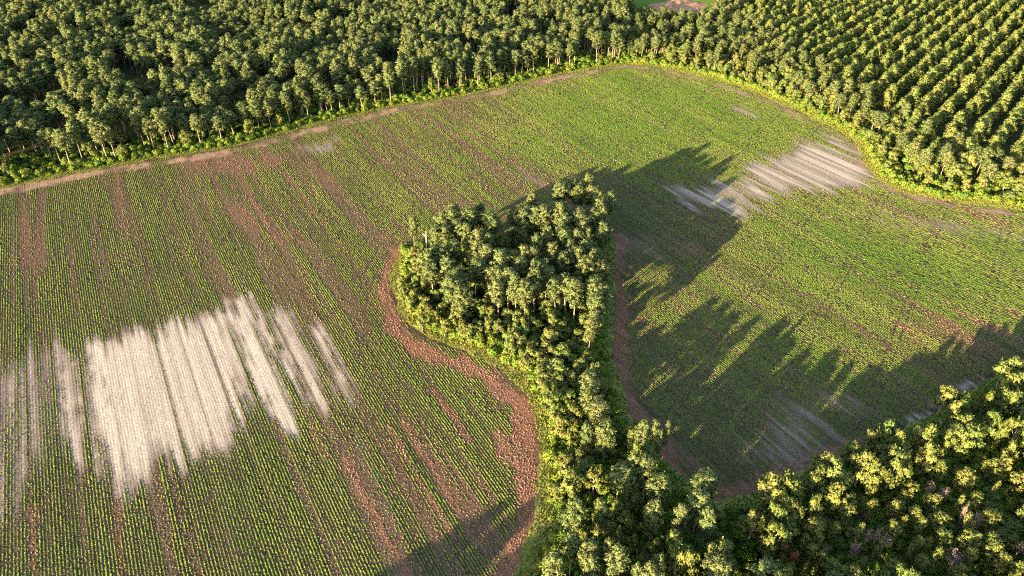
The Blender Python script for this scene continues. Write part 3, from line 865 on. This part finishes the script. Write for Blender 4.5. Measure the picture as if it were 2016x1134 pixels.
# crop plants along every row
def crop():
    res = []
    rows = np.arange(int(gu0 / ROW_S), int(gu1 / ROW_S))
    for (dmin, dmax, step) in ((0, 205, 0.44), (205, 300, 0.6), (300, 700, 0.95)):
        vv = np.arange(gv0, gv1, step)
        R, V_ = np.meshgrid(rows, vv, indexing='ij')
        R = R.ravel(); V_ = V_.ravel()
        X = (R + .5) * ROW_S * RQ[0] + V_ * RR[0]; Y = (R + .5) * ROW_S * RQ[1] + V_ * RR[1]
        D3 = np.sqrt(X * X + Y * Y + CAM_H ** 2)
        ok = (D3 >= dmin) & (D3 < dmax) & in_view(X, Y, 0, 0.10) & (Y < 510)
        X, Y, R, V_ = X[ok], Y[ok], R[ok], V_[ok]
        ok = sdf(FIELD_P, X, Y) > 1.2
        res.append((X[ok], Y[ok], np.full(ok.sum(), step)))
    X, Y, ST = [np.concatenate(a) for a in zip(*res)]
    n = len(X)
    u, v, sand, red, tan_, dry, gz, tr = soil_maps(X, Y)
    r = np.random.default_rng(5)
    barren = np.clip(np.maximum.reduce([sstep(0.12, 0.75, sand), red * 0.05, tan_ * 0.85]), 0, 1)
    vig = np.clip(0.80 + 0.35 * (vnoise(u / 2.0, v / 25.0, 51) - .4) + 0.15 * gz, 0.3, 1.1)
    p = (1 - barren * 0.97) * (1 - 0.25 * dry) * (0.72 + 0.26 * sstep(0.15, 0.4, vnoise(u / 0.79, v / 3.0, 52))) * (1 - 0.7 * tr)
    keep = r.random(n) < p
    X, Y, ST, barren, dry, red, vig, gz, sand, u, v = [a[keep] for a in (X, Y, ST, barren, dry, red, vig, gz, sand, u, v)]
    n = len(X)
    jit = r.normal(size=(n, 2)) * np.where((dry > .5) | (red > .4), 0.20, 0.04)[:, None]
    X = X + RQ[0] * jit[:, 0] + RR[0] * jit[:, 1]; Y = Y + RQ[1] * jit[:, 0] + RR[1] * jit[:, 1]
    size = vig * (1 - 0.55 * barren) * r.uniform(0.62, 1.28, n) * (1 - 0.2 * dry)
    isdry = r.random(n) < np.clip(dry * 0.62 + red * 0.95 + sand * 0.6, 0, 1)
    g1, g2 = np.array([0.056, 0.108, 0.013]), np.array([0.165, 0.178, 0.040])
    t = np.clip(0.5 * vnoise(u / 5, v / 40, 61) + 0.5 * r.random(n) - 0.30 * gz + 0.15 * dry + 0.10, 0, 1)[:, None]
    col = g1 * (1 - t) + g2 * t
    rk = np.clip(red * 1.2, 0, 1)[:, None]
    dcol = np.array([0.185, 0.130, 0.070]) * (1 - rk) + np.array([0.215, 0.118, 0.082]) * rk
    dcol = dcol * r.uniform(0.6, 1.4, n)[:, None]
    col = np.where(isdry[:, None], dcol, col)
    hw = 0.26 * size * np.where(isdry, 0.82, 1.0) * (1 + 0.28 * gz); hl = np.maximum(ST * 0.62, 0.3) * np.clip(size, .5, 1.1); hh = 0.27 * size * np.where(isdry, r.uniform(0.6, 1.5, n), 1.0)
    ang = r.uniform(-0.35, 0.35, n) + pi / 4 * (r.random(n) < 0.5)
    a0 = np.array([[1, 0], [0, 1], [-1, 0], [0, -1]])
    verts = np.empty((n, 5, 3))
    for k in range(4):
        ca_, sa_ = np.cos(ang + k * pi / 2), np.sin(ang + k * pi / 2)
        lu = ca_ * hw * 1.15; lv = sa_ * hl * 1.15
        verts[:, k, 0] = X + RQ[0] * lu + RR[0] * lv
        verts[:, k, 1] = Y + RQ[1] * lu + RR[1] * lv
        verts[:, k, 2] = 0.05 + r.uniform(0.0, 0.10, n) * size
    au, av = r.normal(size=n) * hw * 0.35, r.normal(size=n) * hl * 0.3
    verts[:, 4, 0] = X + RQ[0] * au + RR[0] * av
    verts[:, 4, 1] = Y + RQ[1] * au + RR[1] * av
    verts[:, 4, 2] = 0.05 + hh * r.uniform(0.8, 1.25, n)
    b = np.arange(n)[:, None] * 5
    F3 = np.concatenate([b + np.array([[k, (k + 1) % 4, 4]]) for k in range(4)])
    me = mesh_np("crop_plants", verts.reshape(-1, 3), F3, [M_CROP])
    at_ = me.color_attributes.new("tint", 'FLOAT_COLOR', 'POINT')
    c4 = np.repeat(np.column_stack([col, np.ones(n)]), 5, axis=0).astype(np.float32)
    at_.data.foreach_set("color", c4.ravel())
    link("crop_plants", me, kind='stuff', label="low green and drying crop plants in long parallel rows", category="crop")
    print("crop plants", n)
crop()

# ------------------------------------------------------------------ grass verge round the field
def resample(P, step, closed=False):
    P = np.asarray(P, float)
    # rounded corners
    for _ in range(2):
        Q = [P[0]]
        for a, b in zip(P[:-1], P[1:]):
            Q += [a * .75 + b * .25, a * .25 + b * .75]
        Q.append(P[-1]); P = np.array(Q)
    L = np.r_[0, np.cumsum(np.linalg.norm(np.diff(P, axis=0), axis=1))]
    t = np.arange(0, L[-1], step)
    return np.column_stack([np.interp(t, L, P[:, 0]), np.interp(t, L, P[:, 1])])

n0, n1, n2, n3, n4 = N_EDGE
segs = [(FIELD[0:n0 + 1], 4.5, 'far'), (FIELD[n0 - 1:n0 + n1], 4.5, 'right'), (FIELD[n0 + n1:n0 + n1 + n2], 8.0, 'low'),
        (FIELD[n0 + n1 + n2 - 1:n0 + n1 + n2 + n3], 4.0, 'strip'), (FIELD[n0 + n1 + n2 + n3 - 1:n0 + n1 + n2 + n3 + n4], 6.0, 'island')]
TUFT = []
EDGE_PTS = []
for seg, wid, tagn in segs:
    P = resample(seg, 1.2)
    T = np.gradient(P, axis=0); T /= np.linalg.norm(T, axis=1)[:, None]
    Nn = np.column_stack([-T[:, 1], T[:, 0]])
    probe = P[len(P) // 2] + Nn[len(P) // 2] * 2
    if sdf(FIELD_P, np.array([probe[0]]), np.array([probe[1]]))[0] > 0:
        Nn = -Nn
    EDGE_PTS.append((P, Nn, tagn, wid))
    k = len(P)
    lv = [-0.6, 0.8, 2.2, wid * .6, wid, wid + 3]
    rows_ = []
    for q, l in enumerate(lv):
        off = l + (vnoise(P[:, 0] / 2.2, P[:, 1] / 2.2, 70) - .5) * (1.6 if q < 2 else 1.0) + (vnoise(P[:, 0] / 11, P[:, 1] / 11, 73) - .5) * (2.4 if q < 3 else 0.5)
        pp = P + Nn * off[:, None]
        rows_.append(np.column_stack([pp, np.full(k, [0.10, 0.14, 0.16, 0.16, 0.12, 0.02][q]) + 0.08 * vnoise(pp[:, 0], pp[:, 1], 71) * (0 if q in (5,) else 1)]))
    V = np.concatenate(rows_)
    Q = np.array([[a * k + i, a * k + i + 1, (a + 1) * k + i + 1, (a + 1) * k + i] for a in range(len(lv) - 1) for i in range(k - 1)])
    link("grass_verge", mesh_np("grass_verge", V, Q, [M_VERGE], smooth=True), kind='structure', label="turf verge along the edge of the crop field")
    # tufts: denser close to the camera
    dens = 2.6
    m = int(k * 1.2 * (wid + 2) * dens)
    idx = rng.integers(0, k, m)
    off = -0.7 + (wid + 2.5) * rng.random(m) ** 0.9 + ((vnoise(P[:, 0] / 11, P[:, 1] / 11, 73) - .5) * 2.2)[idx]
    pt = P[idx] + Nn[idx] * off[:, None] + rng.normal(size=(m, 2)) * 0.4
    TUFT.append((pt, off, np.full(m, {'far': 0, 'right': 1, 'low': 2, 'strip': 2, 'island': 1.0}[tagn])))
pt = np.concatenate([a[0] for a in TUFT]); off = np.concatenate([a[1] for a in TUFT]); yel = np.concatenate([a[2] for a in TUFT])
ok = in_view(pt[:, 0], pt[:, 1], 0, 0.12)
pt, off, yel = pt[ok], off[ok], yel[ok]
n = len(pt)
hgt = rng.uniform(0.25, 0.7, n) * (0.7 + 0.16 * np.clip(off, 0, 5))
V = np.empty((n, 3, 3, 3))
for b in range(3):
    a = rng.uniform(0, 2 * pi, n); w = rng.uniform(0.22, 0.42, n)
    V[:, b, 0] = np.column_stack([pt[:, 0] + np.cos(a) * w, pt[:, 1] + np.sin(a) * w, np.full(n, 0.08)])
    V[:, b, 1] = np.column_stack([pt[:, 0] - np.cos(a) * w, pt[:, 1] - np.sin(a) * w, np.full(n, 0.08)])
    V[:, b, 2] = np.column_stack([pt + rng.normal(size=(n, 2)) * 0.2, 0.1 + hgt])
pa = vnoise(pt[:, 0] / 5, pt[:, 1] / 5, 80) * .6 + rng.random(n) * .4
pa = np.clip(pa + 0.25 * (yel == 1) - 0.3 * (yel == 2), 0, 1)
col = np.array([0.070, 0.120, 0.018]) * (1 - pa[:, None]) + np.array([0.225, 0.200, 0.042]) * pa[:, None]
me = mesh_np("verge_grass", V.reshape(-1, 3), np.arange(n * 9).reshape(-1, 3), [M_GRASS])
at_ = me.color_attributes.new("tint", 'FLOAT_COLOR', 'POINT')
at_.data.foreach_set("color", np.repeat(np.column_stack([col, np.ones(n)]), 9, axis=0).astype(np.float32).ravel())
link("verge_grass", me, kind='stuff', label="tall yellow-green grass growing along the field edges", category="grass")

# ------------------------------------------------------------------ the clearing beyond the woods with its clay heap
def sheet(name, poly, z, m, **p):
    P = np.array(poly)
    me = mesh_np(name, np.column_stack([P, np.full(len(P), z)]), [np.arange(len(P))[None]], [m])
    return link(name, me, **p)
sheet("clearing", CLEAR, 0.06, M_LAWN, kind='structure', label="green grass clearing beyond the woods")
mp_ = np.array(MOUND); mc = mp_.mean(0)
k = 36; nr = 10
ang = np.linspace(0, 2 * pi, k, endpoint=False)
from_c = np.linalg.norm(mp_ - mc, axis=1); aa = np.arctan2(mp_[:, 1] - mc[1], mp_[:, 0] - mc[0]); so = np.argsort(aa)
rad_ = np.interp(ang, np.r_[aa[so] - 2 * pi, aa[so], aa[so] + 2 * pi], np.tile(from_c[so], 3))
V = [[mc[0], mc[1], 2.0]]
for q in range(1, nr + 1):
    f = q / nr
    for i in range(k):
        rr = rad_[i] * f * (1 + 0.12 * sin(5 * ang[i]))
        x, y = mc[0] + cos(ang[i]) * rr, mc[1] + sin(ang[i]) * rr
        z = 2.0 * (1 - f) ** 0.8 + 1.6 * float(vnoise(x / 4, y / 9, 90)) * (1 - f ** 4) + 0.02
        V.append([x, y, z])
Fq = [[1 + (q - 1) * k + i, 1 + q * k + i, 1 + q * k + (i + 1) % k, 1 + (q - 1) * k + (i + 1) % k] for q in range(1, nr) for i in range(k)]
Ft = [[0, 1 + i, 1 + (i + 1) % k] for i in range(k)]
link("dirt_mound", mesh_np("dirt_mound", V, [np.array(Ft), np.array(Fq)], [M_CLAY], smooth=True), label="long heap of orange-brown dirt in the green clearing beyond the woods", category="dirt heap")

# ------------------------------------------------------------------ trees: where each one stands
ITEMS = []     # (kind, zone, x, y, height, diameter)
for zone, kind, x, y, h, d in TREES:
    ITEMS.append((kind, zone, x, y, h, d * {'edge': 1.6, 'edgetop': 1.35, 'southbig': 1.3, 'strip': 1.2, 'island': 1.32, 'young': 1.15, 'young2': 1.15, 'striptall': 1.15, 'south': 1.15}.get(zone, 1.05)))
HAND = np.array([(t[2], t[3]) for t in TREES])

def scatter(x0, x1, y0, y1, s, j=0.38):
    X, Y = np.meshgrid(np.arange(x0, x1, s), np.arange(y0, y1, s * .9), indexing='ij')
    X = X + (np.arange(X.shape[1]) % 2)[None] * s * .5
    X = X.ravel() + rng.normal(size=X.size) * s * j * .6; Y = Y.ravel() + rng.normal(size=Y.size) * s * j * .6
    return X, Y

def div_x(y):
    return CLEAR[0][0] + (y - CLEAR[0][1]) * (CLEAR[0][0] - FIELD[n0 - 1][0]) / (CLEAR[0][1] - FIELD[n0 - 1][1])

# tall pine forest beyond the far edge
X, Y = scatter(-720, 180, 240, 790, 6.9)
d = -sdf(FIELD_P, X, Y)
gap = vnoise(X / 26, Y / 26, 101) * .65 + vnoise(X / 9, Y / 9, 102) * .35
ok = (X < div_x(Y) - 1) & (d > 6.5) & (gap > 0.36) & (sdf(CLEAR, X, Y) < -5) & in_view(X, Y, 10, 0.25) & (Y > 0.9 * 240)
X, Y, d = X[ok], Y[ok], d[ok]
for x, y, dd in zip(X, Y, d):
    q = rng.random()
    if dd < 14 and q < 0.22 or q < 0.06:
        ITEMS.append(('broad', 'farwood', x, y, rng.uniform(7, 11), rng.uniform(5, 7.5)))
    else:
        ITEMS.append(('pine', 'forestfront' if dd < 14 else 'forest', x, y, (13.0 + 9.5 * float(vnoise(x / 17, y / 17, 103))) * rng.uniform(.9, 1.12), rng.uniform(5.2, 8.2)))

# planted rows on the far side
pl = PLANT_AREA
az = radians(40.6)
t_, s_ = np.meshgrid(np.arange(-200, 1400, 6.3), np.arange(-600, 900, 10.6), indexing='ij')
t_ = t_ + rng.normal(size=t_.shape) * 1.3; s_ = s_ + rng.normal(size=s_.shape) * 0.55
X = (t_ * sin(az) + s_ * cos(az)).ravel(); Y = (t_ * cos(az) - s_ * sin(az)).ravel()
ok = (sdf(pl, X, Y) > 0) & in_view(X, Y, 8, 0.2) & (rng.random(X.size) > 0.05)
for x, y in zip(X[ok], Y[ok]):
    s = rng.uniform(.75, 1.18)
    ITEMS.append(('plantation', 'plantation', x, y, 13.0 * s, rng.uniform(6.8, 8.6) * s))

# mixed belt between the field and the planted rows
X, Y = scatter(60, 560, 230, 790, 6.2)
d = -sdf(FIELD_P, X, Y)
ok = (X >= div_x(Y) - 1) & (d > 6) & (sdf(pl, X, Y) < -2) & (sdf(CLEAR, X, Y) < -3) & in_view(X, Y, 8, 0.2) & (rng.random(X.size) > .08) & (Y > 250)
for x, y, dd in zip(X[ok], Y[ok], d[ok]):
    q = rng.random()
    if q < (0.35 if y > 330 else 0.22) and dd > 10:
        ITEMS.append(('pine', 'belt', x, y, rng.uniform(12.5, 17), rng.uniform(4.8, 6.5)))
    else:
        g = min(1.0, 0.55 + dd / 40)
        ITEMS.append(('broad', 'belt', x, y, rng.uniform(5.5, 12.5) * g, rng.uniform(5.0, 9.5) * g))

# woods south of the view that throw shade over the lower corner
for x, y in [(-86, 24), (-84, 34), (-79, 30), (-74, 38), (-70, 33), (-64, 40), (-60, 30), (-55, 36), (-50, 42), (-46, 30), (-40, 38), (-34, 44), (-30, 30), (-24, 40), (-18, 46), (-12, 38), (-8, 50), (0, 44)]:
    ITEMS.append(('pine', 'offframe', x, y, rng.uniform(17, 20), rng.uniform(6, 8)))

# extra trees filling the strip and the south-east woods, where crowns crowd together
X, Y = scatter(-10, 220, 20, 260, 6.5)
ds = sdf(STRIPZ, X, Y)
ok = (ds > 3) & in_view(X, Y, 6, 0.35)
for x, y, dd in zip(X[ok], Y[ok], ds[ok]):
    if np.min(np.hypot(HAND[:, 0] - x, HAND[:, 1] - y)) < 2.6:
        continue
    if in_view(np.array([x]), np.array([y]), 8.0, 0.0)[0]:
        q = rng.random()
        if q < 0.55:
            ITEMS.append(('broad', 'southunder', x, y, rng.uniform(3.0, 4.8), rng.uniform(4.0, 6.5)))
    else:
        tall = 1.1 if (x < 75 and y < 92) else 1.0
        ITEMS.append(('pine' if rng.random() < .5 else 'broad', 'southout', x, y, rng.uniform(10, 14) * tall, rng.uniform(5, 7) * tall))

# shrubs: a dense front row round all woods and an understorey inside the small ones
for P, Nn, tagn, wid in EDGE_PTS:
    k = len(P)
    for lay, (lo, hi, stp) in enumerate(((wid * .75, wid + 2.5, 1.7), (wid + 2.0, wid + 6, 2.2))):
        for i in np.arange(0, k, stp / 1.2):
            i = int(i)
            o_ = rng.uniform(lo, hi)
            x, y = P[i] + Nn[i] * o_ + rng.normal(size=2) * .5
            if sdf(FIELD_P, np.array([x]), np.array([y]))[0] > -1.5 or not in_view(np.array([x]), np.array([y]), 1, 0.15)[0]:
                continue
            if tagn == 'low' and rng.random() < 0.55:
                continue
            s = rng.uniform(.55, 1.2) * (1.0 if tagn != 'right' else 1.15)
            ITEMS.append(('shrub', tagn, x, y, 2.6 * s * rng.uniform(.8, 1.3), 4.0 * s))
X, Y = scatter(-80, 80, 150, 270, 5.2)
di = sdf(ISLZ, X, Y)
for x, y in zip(X[di > 2.5], Y[di > 2.5]):
    if np.min(np.hypot(HAND[:, 0] - x, HAND[:, 1] - y)) > 1.8:
        ITEMS.append(('broad', 'islandunder', x, y, rng.uniform(5, 8.5), rng.uniform(4.5, 6.5)))
for zone, poly, sp in (('islandfloor', ISLZ, 3.2), ('southfloor', STRIPZ, 3.0)):
    X, Y = scatter(-80, 230, 40, 290, sp)
    ok = (sdf(poly, X, Y) > 1) & in_view(X, Y, 1, 0.12)
    for x, y in zip(X[ok], Y[ok]):
        s = rng.uniform(.6, 1.25)
        ITEMS.append(('shrub', zone, x, y, 2.6 * s, 4.0 * s))
# understorey at the front of the forest and in the belt
X, Y = scatter(-420, 420, 250, 620, 5.0)
d = -sdf(FIELD_P, X, Y)
ok = (d > 8) & (d < 34) & in_view(X, Y, 1, 0.1) & (sdf(pl, X, Y) < 4)
for x, y in zip(X[ok], Y[ok]):
    s = rng.uniform(.7, 1.5)
    ITEMS.append(('shrub', 'forestfloor', x, y, 2.6 * s, 4.0 * s))

# ------------------------------------------------------------------ trees: the largest of each kind in view as things, the rest as stuff
NAMES = {'pine': ('pine_tree', 'tree', 'pine_forest'), 'plantation': ('plantation_pine', 'tree', 'planted_pine_wood'),
         'broad': ('broadleaf_tree', 'tree', 'broadleaf_woods'), 'young': ('young_pine', 'tree', 'young_pine_woods'), 'shrub': ('shrub', 'shrub', 'undergrowth')}
ZONE = {
    ('pine', 'forest'): ("slender pine crowded inside the tall pine forest beyond the field", "pines inside the tall forest"),
    ('pine', 'forestfront'): ("tall pine with bare trunk at the front of the far forest, behind edge shrubs", "pines at the front of the far forest"),
    ('pine', 'belt'): ("pine rising among leafy trees between the field and the planted rows", "pines in the leafy belt"),
    ('pine', 'island'): ("tall sunlit pine in the wooded tongue surrounded by the crop field", "pines on the wooded tongue"),
    ('pine', 'strippine'): ("pine on the shaded side of the narrow waist of the wooded tongue", "pines on the waist of the tongue"),
    ('pine', 'striptall'): ("yellow-lit pine above dark undergrowth south of the wooded tongue", "pines south of the tongue"),
    ('pine', 'south'): ("yellow-lit pine above dark undergrowth south of the wooded tongue, near the grass verge", "pines near the southern verge"),
    ('broad', 'farwood'): ("leafy tree mixed into the edge of the tall pine forest beyond the field", "leafy trees in the pine forest"),
    ('broad', 'belt'): ("leafy round tree in the belt between the field and the planted pine rows", "leafy trees in the belt"),
    ('broad', 'islandlow'): ("low leafy tree at the foot of the pines on the wooded tongue", "low leafy trees on the tongue"),
    ('broad', 'strip'): ("sunlit leafy tree on the narrow waist of the wooded tongue", "leafy trees on the waist of the tongue"),
    ('broad', 'southbig'): ("big round yellow-lit tree standing alone in dark undergrowth", "big round trees in dark undergrowth"),
    ('broad', 'southlow'): ("dark shaded leafy tree among the yellow-lit pines south of the tongue", "shaded leafy trees south of the tongue"),
    ('broad', 'edge'): ("broad yellow-lit tree overhanging the shaded corner of the lower field", "trees along the shaded field corner"),
    ('broad', 'edgetop'): ("broad yellow-lit tree in the wood below the shaded lower field", "trees below the lower field"),
    ('broad', 'southunder'): ("small dark leafy tree in the shade between yellow-lit crowns", "small shaded trees"),
    ('broad', 'islandunder'): ("small leafy tree under the pines of the wooded tongue", "understorey trees of the tongue"),
    ('young', 'young'): ("young pine with yellow-lit shoot tips in the thicket with dead trees", "young pines in the thicket"),
    ('young', 'young2'): ("young pine with yellow-lit shoot tips at the thicket's side near the red dead trees", "young pines near the red dead trees"),
    ('plantation', 'plantation'): ("bushy pine in the straight planted rows beyond the field", "pines in the planted rows"),
    ('shrub', 'far'): ("green shrub along the far field edge at the foot of the pine forest", "shrubs along the far edge"),
    ('shrub', 'right'): ("bright green shrub behind the yellow grass verge below the planted pines", "shrubs behind the yellow verge"),
    ('shrub', 'low'): ("shaded shrub beside the shaded edge of the lower field", "shrubs by the lower field"),
    ('shrub', 'strip'): ("dark shaded shrub on the shady side of the wooded tongue", "shrubs on the shady side"),
    ('shrub', 'island'): ("bright sunlit shrub on the sunny curved edge of the wooded tongue", "shrubs on the sunny edge"),
}
STUFF_LABEL = {'pine': "distant tall pines of the forest beyond the field", 'plantation': "distant pines of the straight planted rows",
    'broad': "smaller leafy trees crowding the woods", 'young': "small young pines", 'shrub': "dark undergrowth filling the floor of the woods"}
# notable trees: plan position, label
def name_things(placed):
    used = set()
    for (kind, x, y, lab) in NOTABLE:
        best = min((p for p in placed if p[1] == kind and id(p[0]) not in used), key=lambda p: (p[3] - x) ** 2 + (p[4] - y) ** 2)
        used.add(id(best[0])); best[0]['label'] = lab
    for o, kind, zone, x, y, h, d in placed:
        if id(o) in used:
            continue
        lab, grp = ZONE.get((kind, zone), ("leafy green shrub on the floor of the woods", "shrubs on the woodland floor"))
        o['label'] = lab; o['group'] = grp
DEAD_LABEL = ["small pinkish dead tree, upper of two side by side above the young pine thicket",
 "greyer dead tree beside the pinkish one above the thicket",
 "small reddish dead tree between two young pines near the dark hollow",
 "round pinkish dead tree touching a large yellow-lit young pine",
 "largest pale pinkish dead tree, low in the thicket",
 "pale spiky dead tree with several bright upright stems",
 "grey dead tree touching the bright spiky one",
 "thin grey dead tree just behind the spiky pale one",
 "dull grey-brown dead tree in deep shade of the thicket",
 "dark pinkish dead tree squeezed between two yellow-lit young pines",
 "grey dead tree at the outer end of the dark hollow",
 "small orange-red dead tree, upper of the red pair",
 "deep red dead tree, lower of the red pair"]
SNAG_LABEL = ["short forked dead trunk on the grass by the shaded field edge", "tall bare pale trunk at the tip of the wooded tongue",
 "shorter bare trunk beside the tall pale one on the tongue", "white forked dead branch below the lone lit pine", "crooked grey dead tree below the big yellow-lit crown"]


def projected(x, y, z):
    dz = z - CAM_H
    fw = y * cos(PITCH) - dz * sin(PITCH); up = y * sin(PITCH) + dz * cos(PITCH)
    return 1008 + F_PX * x / fw, 567 - F_PX * up / fw, fw

rest_rows = {k: [] for k in NAMES}
by_kind = {k: [] for k in NAMES}
for it in ITEMS:
    by_kind[it[0]].append(it)
LIMIT = {'pine': 296, 'plantation': 296, 'broad': 296, 'young': 296, 'shrub': 296}
placed = []
for kind, L in by_kind.items():
    def score(it):
        kind_, zone, x, y, h, d = it
        px, py, fw = projected(x, y, h * .75)
        vis = (-15 < px < 2031) and (-15 < py < 1149)
        s = (h * .6 + d) / fw * (1 if vis else 0.0)
        if zone in ('islandfloor', 'southfloor', 'forestfloor', 'southunder', 'southout', 'offframe', 'islandunder'):
            s *= 0.02
        if zone == 'forest':
            s *= 0.8
        return s
    L.sort(key=score, reverse=True)
    chosen = [it for it in L[:LIMIT[kind]] if score(it) > 0 and it[1] not in ('offframe', 'southout')]
    cid = set(id(i) for i in chosen)
    rest_rows[kind] = [it for it in L if id(it) not in cid]
    vs_, h0, d0 = VAR[kind]
    nm, cat, _ = NAMES[kind]
    for it in chosen:
        _, zone, x, y, h, d = it
        var = vs_[int(rng.integers(len(vs_)))]
        if kind == 'shrub':
            o = link(nm, var[2], None, (x, y, 0))
        else:
            o = link(nm, None, None, (x, y, 0))
            link("trunk", var[0], o); link("crown", var[1], o)
        o.rotation_euler = (rng.normal() * .02, rng.normal() * .02, rng.uniform(0, 2 * pi))
        o.scale = (d / d0, d / d0, h / h0)
        o['category'] = cat
        placed.append((o, kind, zone, x, y, h, d))
name_things(placed)

def make_stuff(kind):
    """the trees past the first three hundred of a kind: one object that sets copies of the same trees at its points."""
    L = rest_rows[kind]
    if not L:
        return
    vs_, h0, d0 = VAR[kind]
    src = bpy.data.collections.new(NAMES[kind][2] + "_source")
    for i, var in enumerate(vs_):
        o = bpy.data.objects.new(NAMES[kind][0] + "_form", var[2]); src.objects.link(o)
    me = bpy.data.meshes.new(NAMES[kind][2])
    n = len(L)
    me.vertices.add(n)
    me.vertices.foreach_set("co", np.array([(i[2], i[3], 0.0) for i in L], np.float32).ravel())
    a = me.attributes.new("size", 'FLOAT_VECTOR', 'POINT'); a.data.foreach_set("vector", np.array([(i[5] / d0, i[5] / d0, i[4] / h0) for i in L], np.float32).ravel())
    a = me.attributes.new("turn", 'FLOAT', 'POINT'); a.data.foreach_set("value", rng.uniform(0, 2 * pi, n).astype(np.float32))
    a = me.attributes.new("form", 'INT', 'POINT'); a.data.foreach_set("value", rng.integers(0, len(vs_), n).astype(np.int32))
    me.update()
    ob = link(NAMES[kind][2], me, None, (0, 0, 0), kind='stuff', label=STUFF_LABEL[kind])
    g = bpy.data.node_groups.new(NAMES[kind][2] + "_nodes", 'GeometryNodeTree')
    g.interface.new_socket("Geometry", in_out='INPUT', socket_type='NodeSocketGeometry')
    g.interface.new_socket("Geometry", in_out='OUTPUT', socket_type='NodeSocketGeometry')
    gi, go = g.nodes.new("NodeGroupInput"), g.nodes.new("NodeGroupOutput")
    iop = g.nodes.new("GeometryNodeInstanceOnPoints")
    ci = g.nodes.new("GeometryNodeCollectionInfo"); ci.inputs["Collection"].default_value = src
    ci.inputs["Separate Children"].default_value = True; ci.inputs["Reset Children"].default_value = True
    iop.inputs["Pick Instance"].default_value = True
    def named(nm_, t):
        q = g.nodes.new("GeometryNodeInputNamedAttribute"); q.data_type = t; q.inputs["Name"].default_value = nm_
        return q.outputs["Attribute"]
    cx = g.nodes.new("ShaderNodeCombineXYZ")
    K = g.links
    K.new(named("turn", 'FLOAT'), cx.inputs[2])
    K.new(gi.outputs[0], iop.inputs["Points"]); K.new(ci.outputs[0], iop.inputs["Instance"])
    K.new(named("form", 'INT'), iop.inputs["Instance Index"])
    K.new(cx.outputs[0], iop.inputs["Rotation"]); K.new(named("size", 'FLOAT_VECTOR'), iop.inputs["Scale"])
    K.new(iop.outputs[0], go.inputs[0])
    md = ob.modifiers.new("scatter", 'NODES'); md.node_group = g
    print(NAMES[kind][2], n)
for kind in NAMES:
    make_stuff(kind)

# ------------------------------------------------------------------ dead trees and snags
for i, (x, y, h, d, redf) in enumerate(DEAD):
    V_ = REDV if redf else DEADV
    var = V_[i % len(V_)]
    o = link("dead_tree", None, None, (x, y, 0), label=DEAD_LABEL[i], category="dead tree", group="dead trees among the young pines")
    link("trunk", var[0], o); link("twigs" if not redf else "crown", var[1], o, kind='stuff')
    o.rotation_euler = (0, 0, rng.uniform(0, 6.28)); s = max(d / 3.2, .55)
    o.scale = (s, s, h / 7.5)
def snag(seed, h):
    r = np.random.default_rng(seed)
    P = trunk_path(h, r, 0.05)
    parts = [tube(P, np.linspace(0.30, 0.12, 6), 7)]
    br = []
    for k in range(4):
        z = h * r.uniform(.45, .95); a = r.uniform(0, 6.28); q = r.uniform(.8, 2.0)
        st = np.array([np.interp(z, P[:, 2], P[:, 0]), np.interp(z, P[:, 2], P[:, 1]), z])
        br.append(limb(st, st + np.array([cos(a) * q, sin(a) * q, q * .7]), .10, .03, r, n=5))
    return join(parts), br
for i, (x, y, h) in enumerate(SNAG):
    o = link("bare_snag", None, None, (x, y, 0), label=SNAG_LABEL[i], category="dead tree")
    (tv, tf), br = snag(700 + i, h)
    link("trunk", mesh_np("snag_trunk", tv, tf, [M_SNAG], smooth=True), o)
    for b in br:
        link("branch", mesh_np("snag_branch", b[0], b[1], [M_SNAG], smooth=True), o)
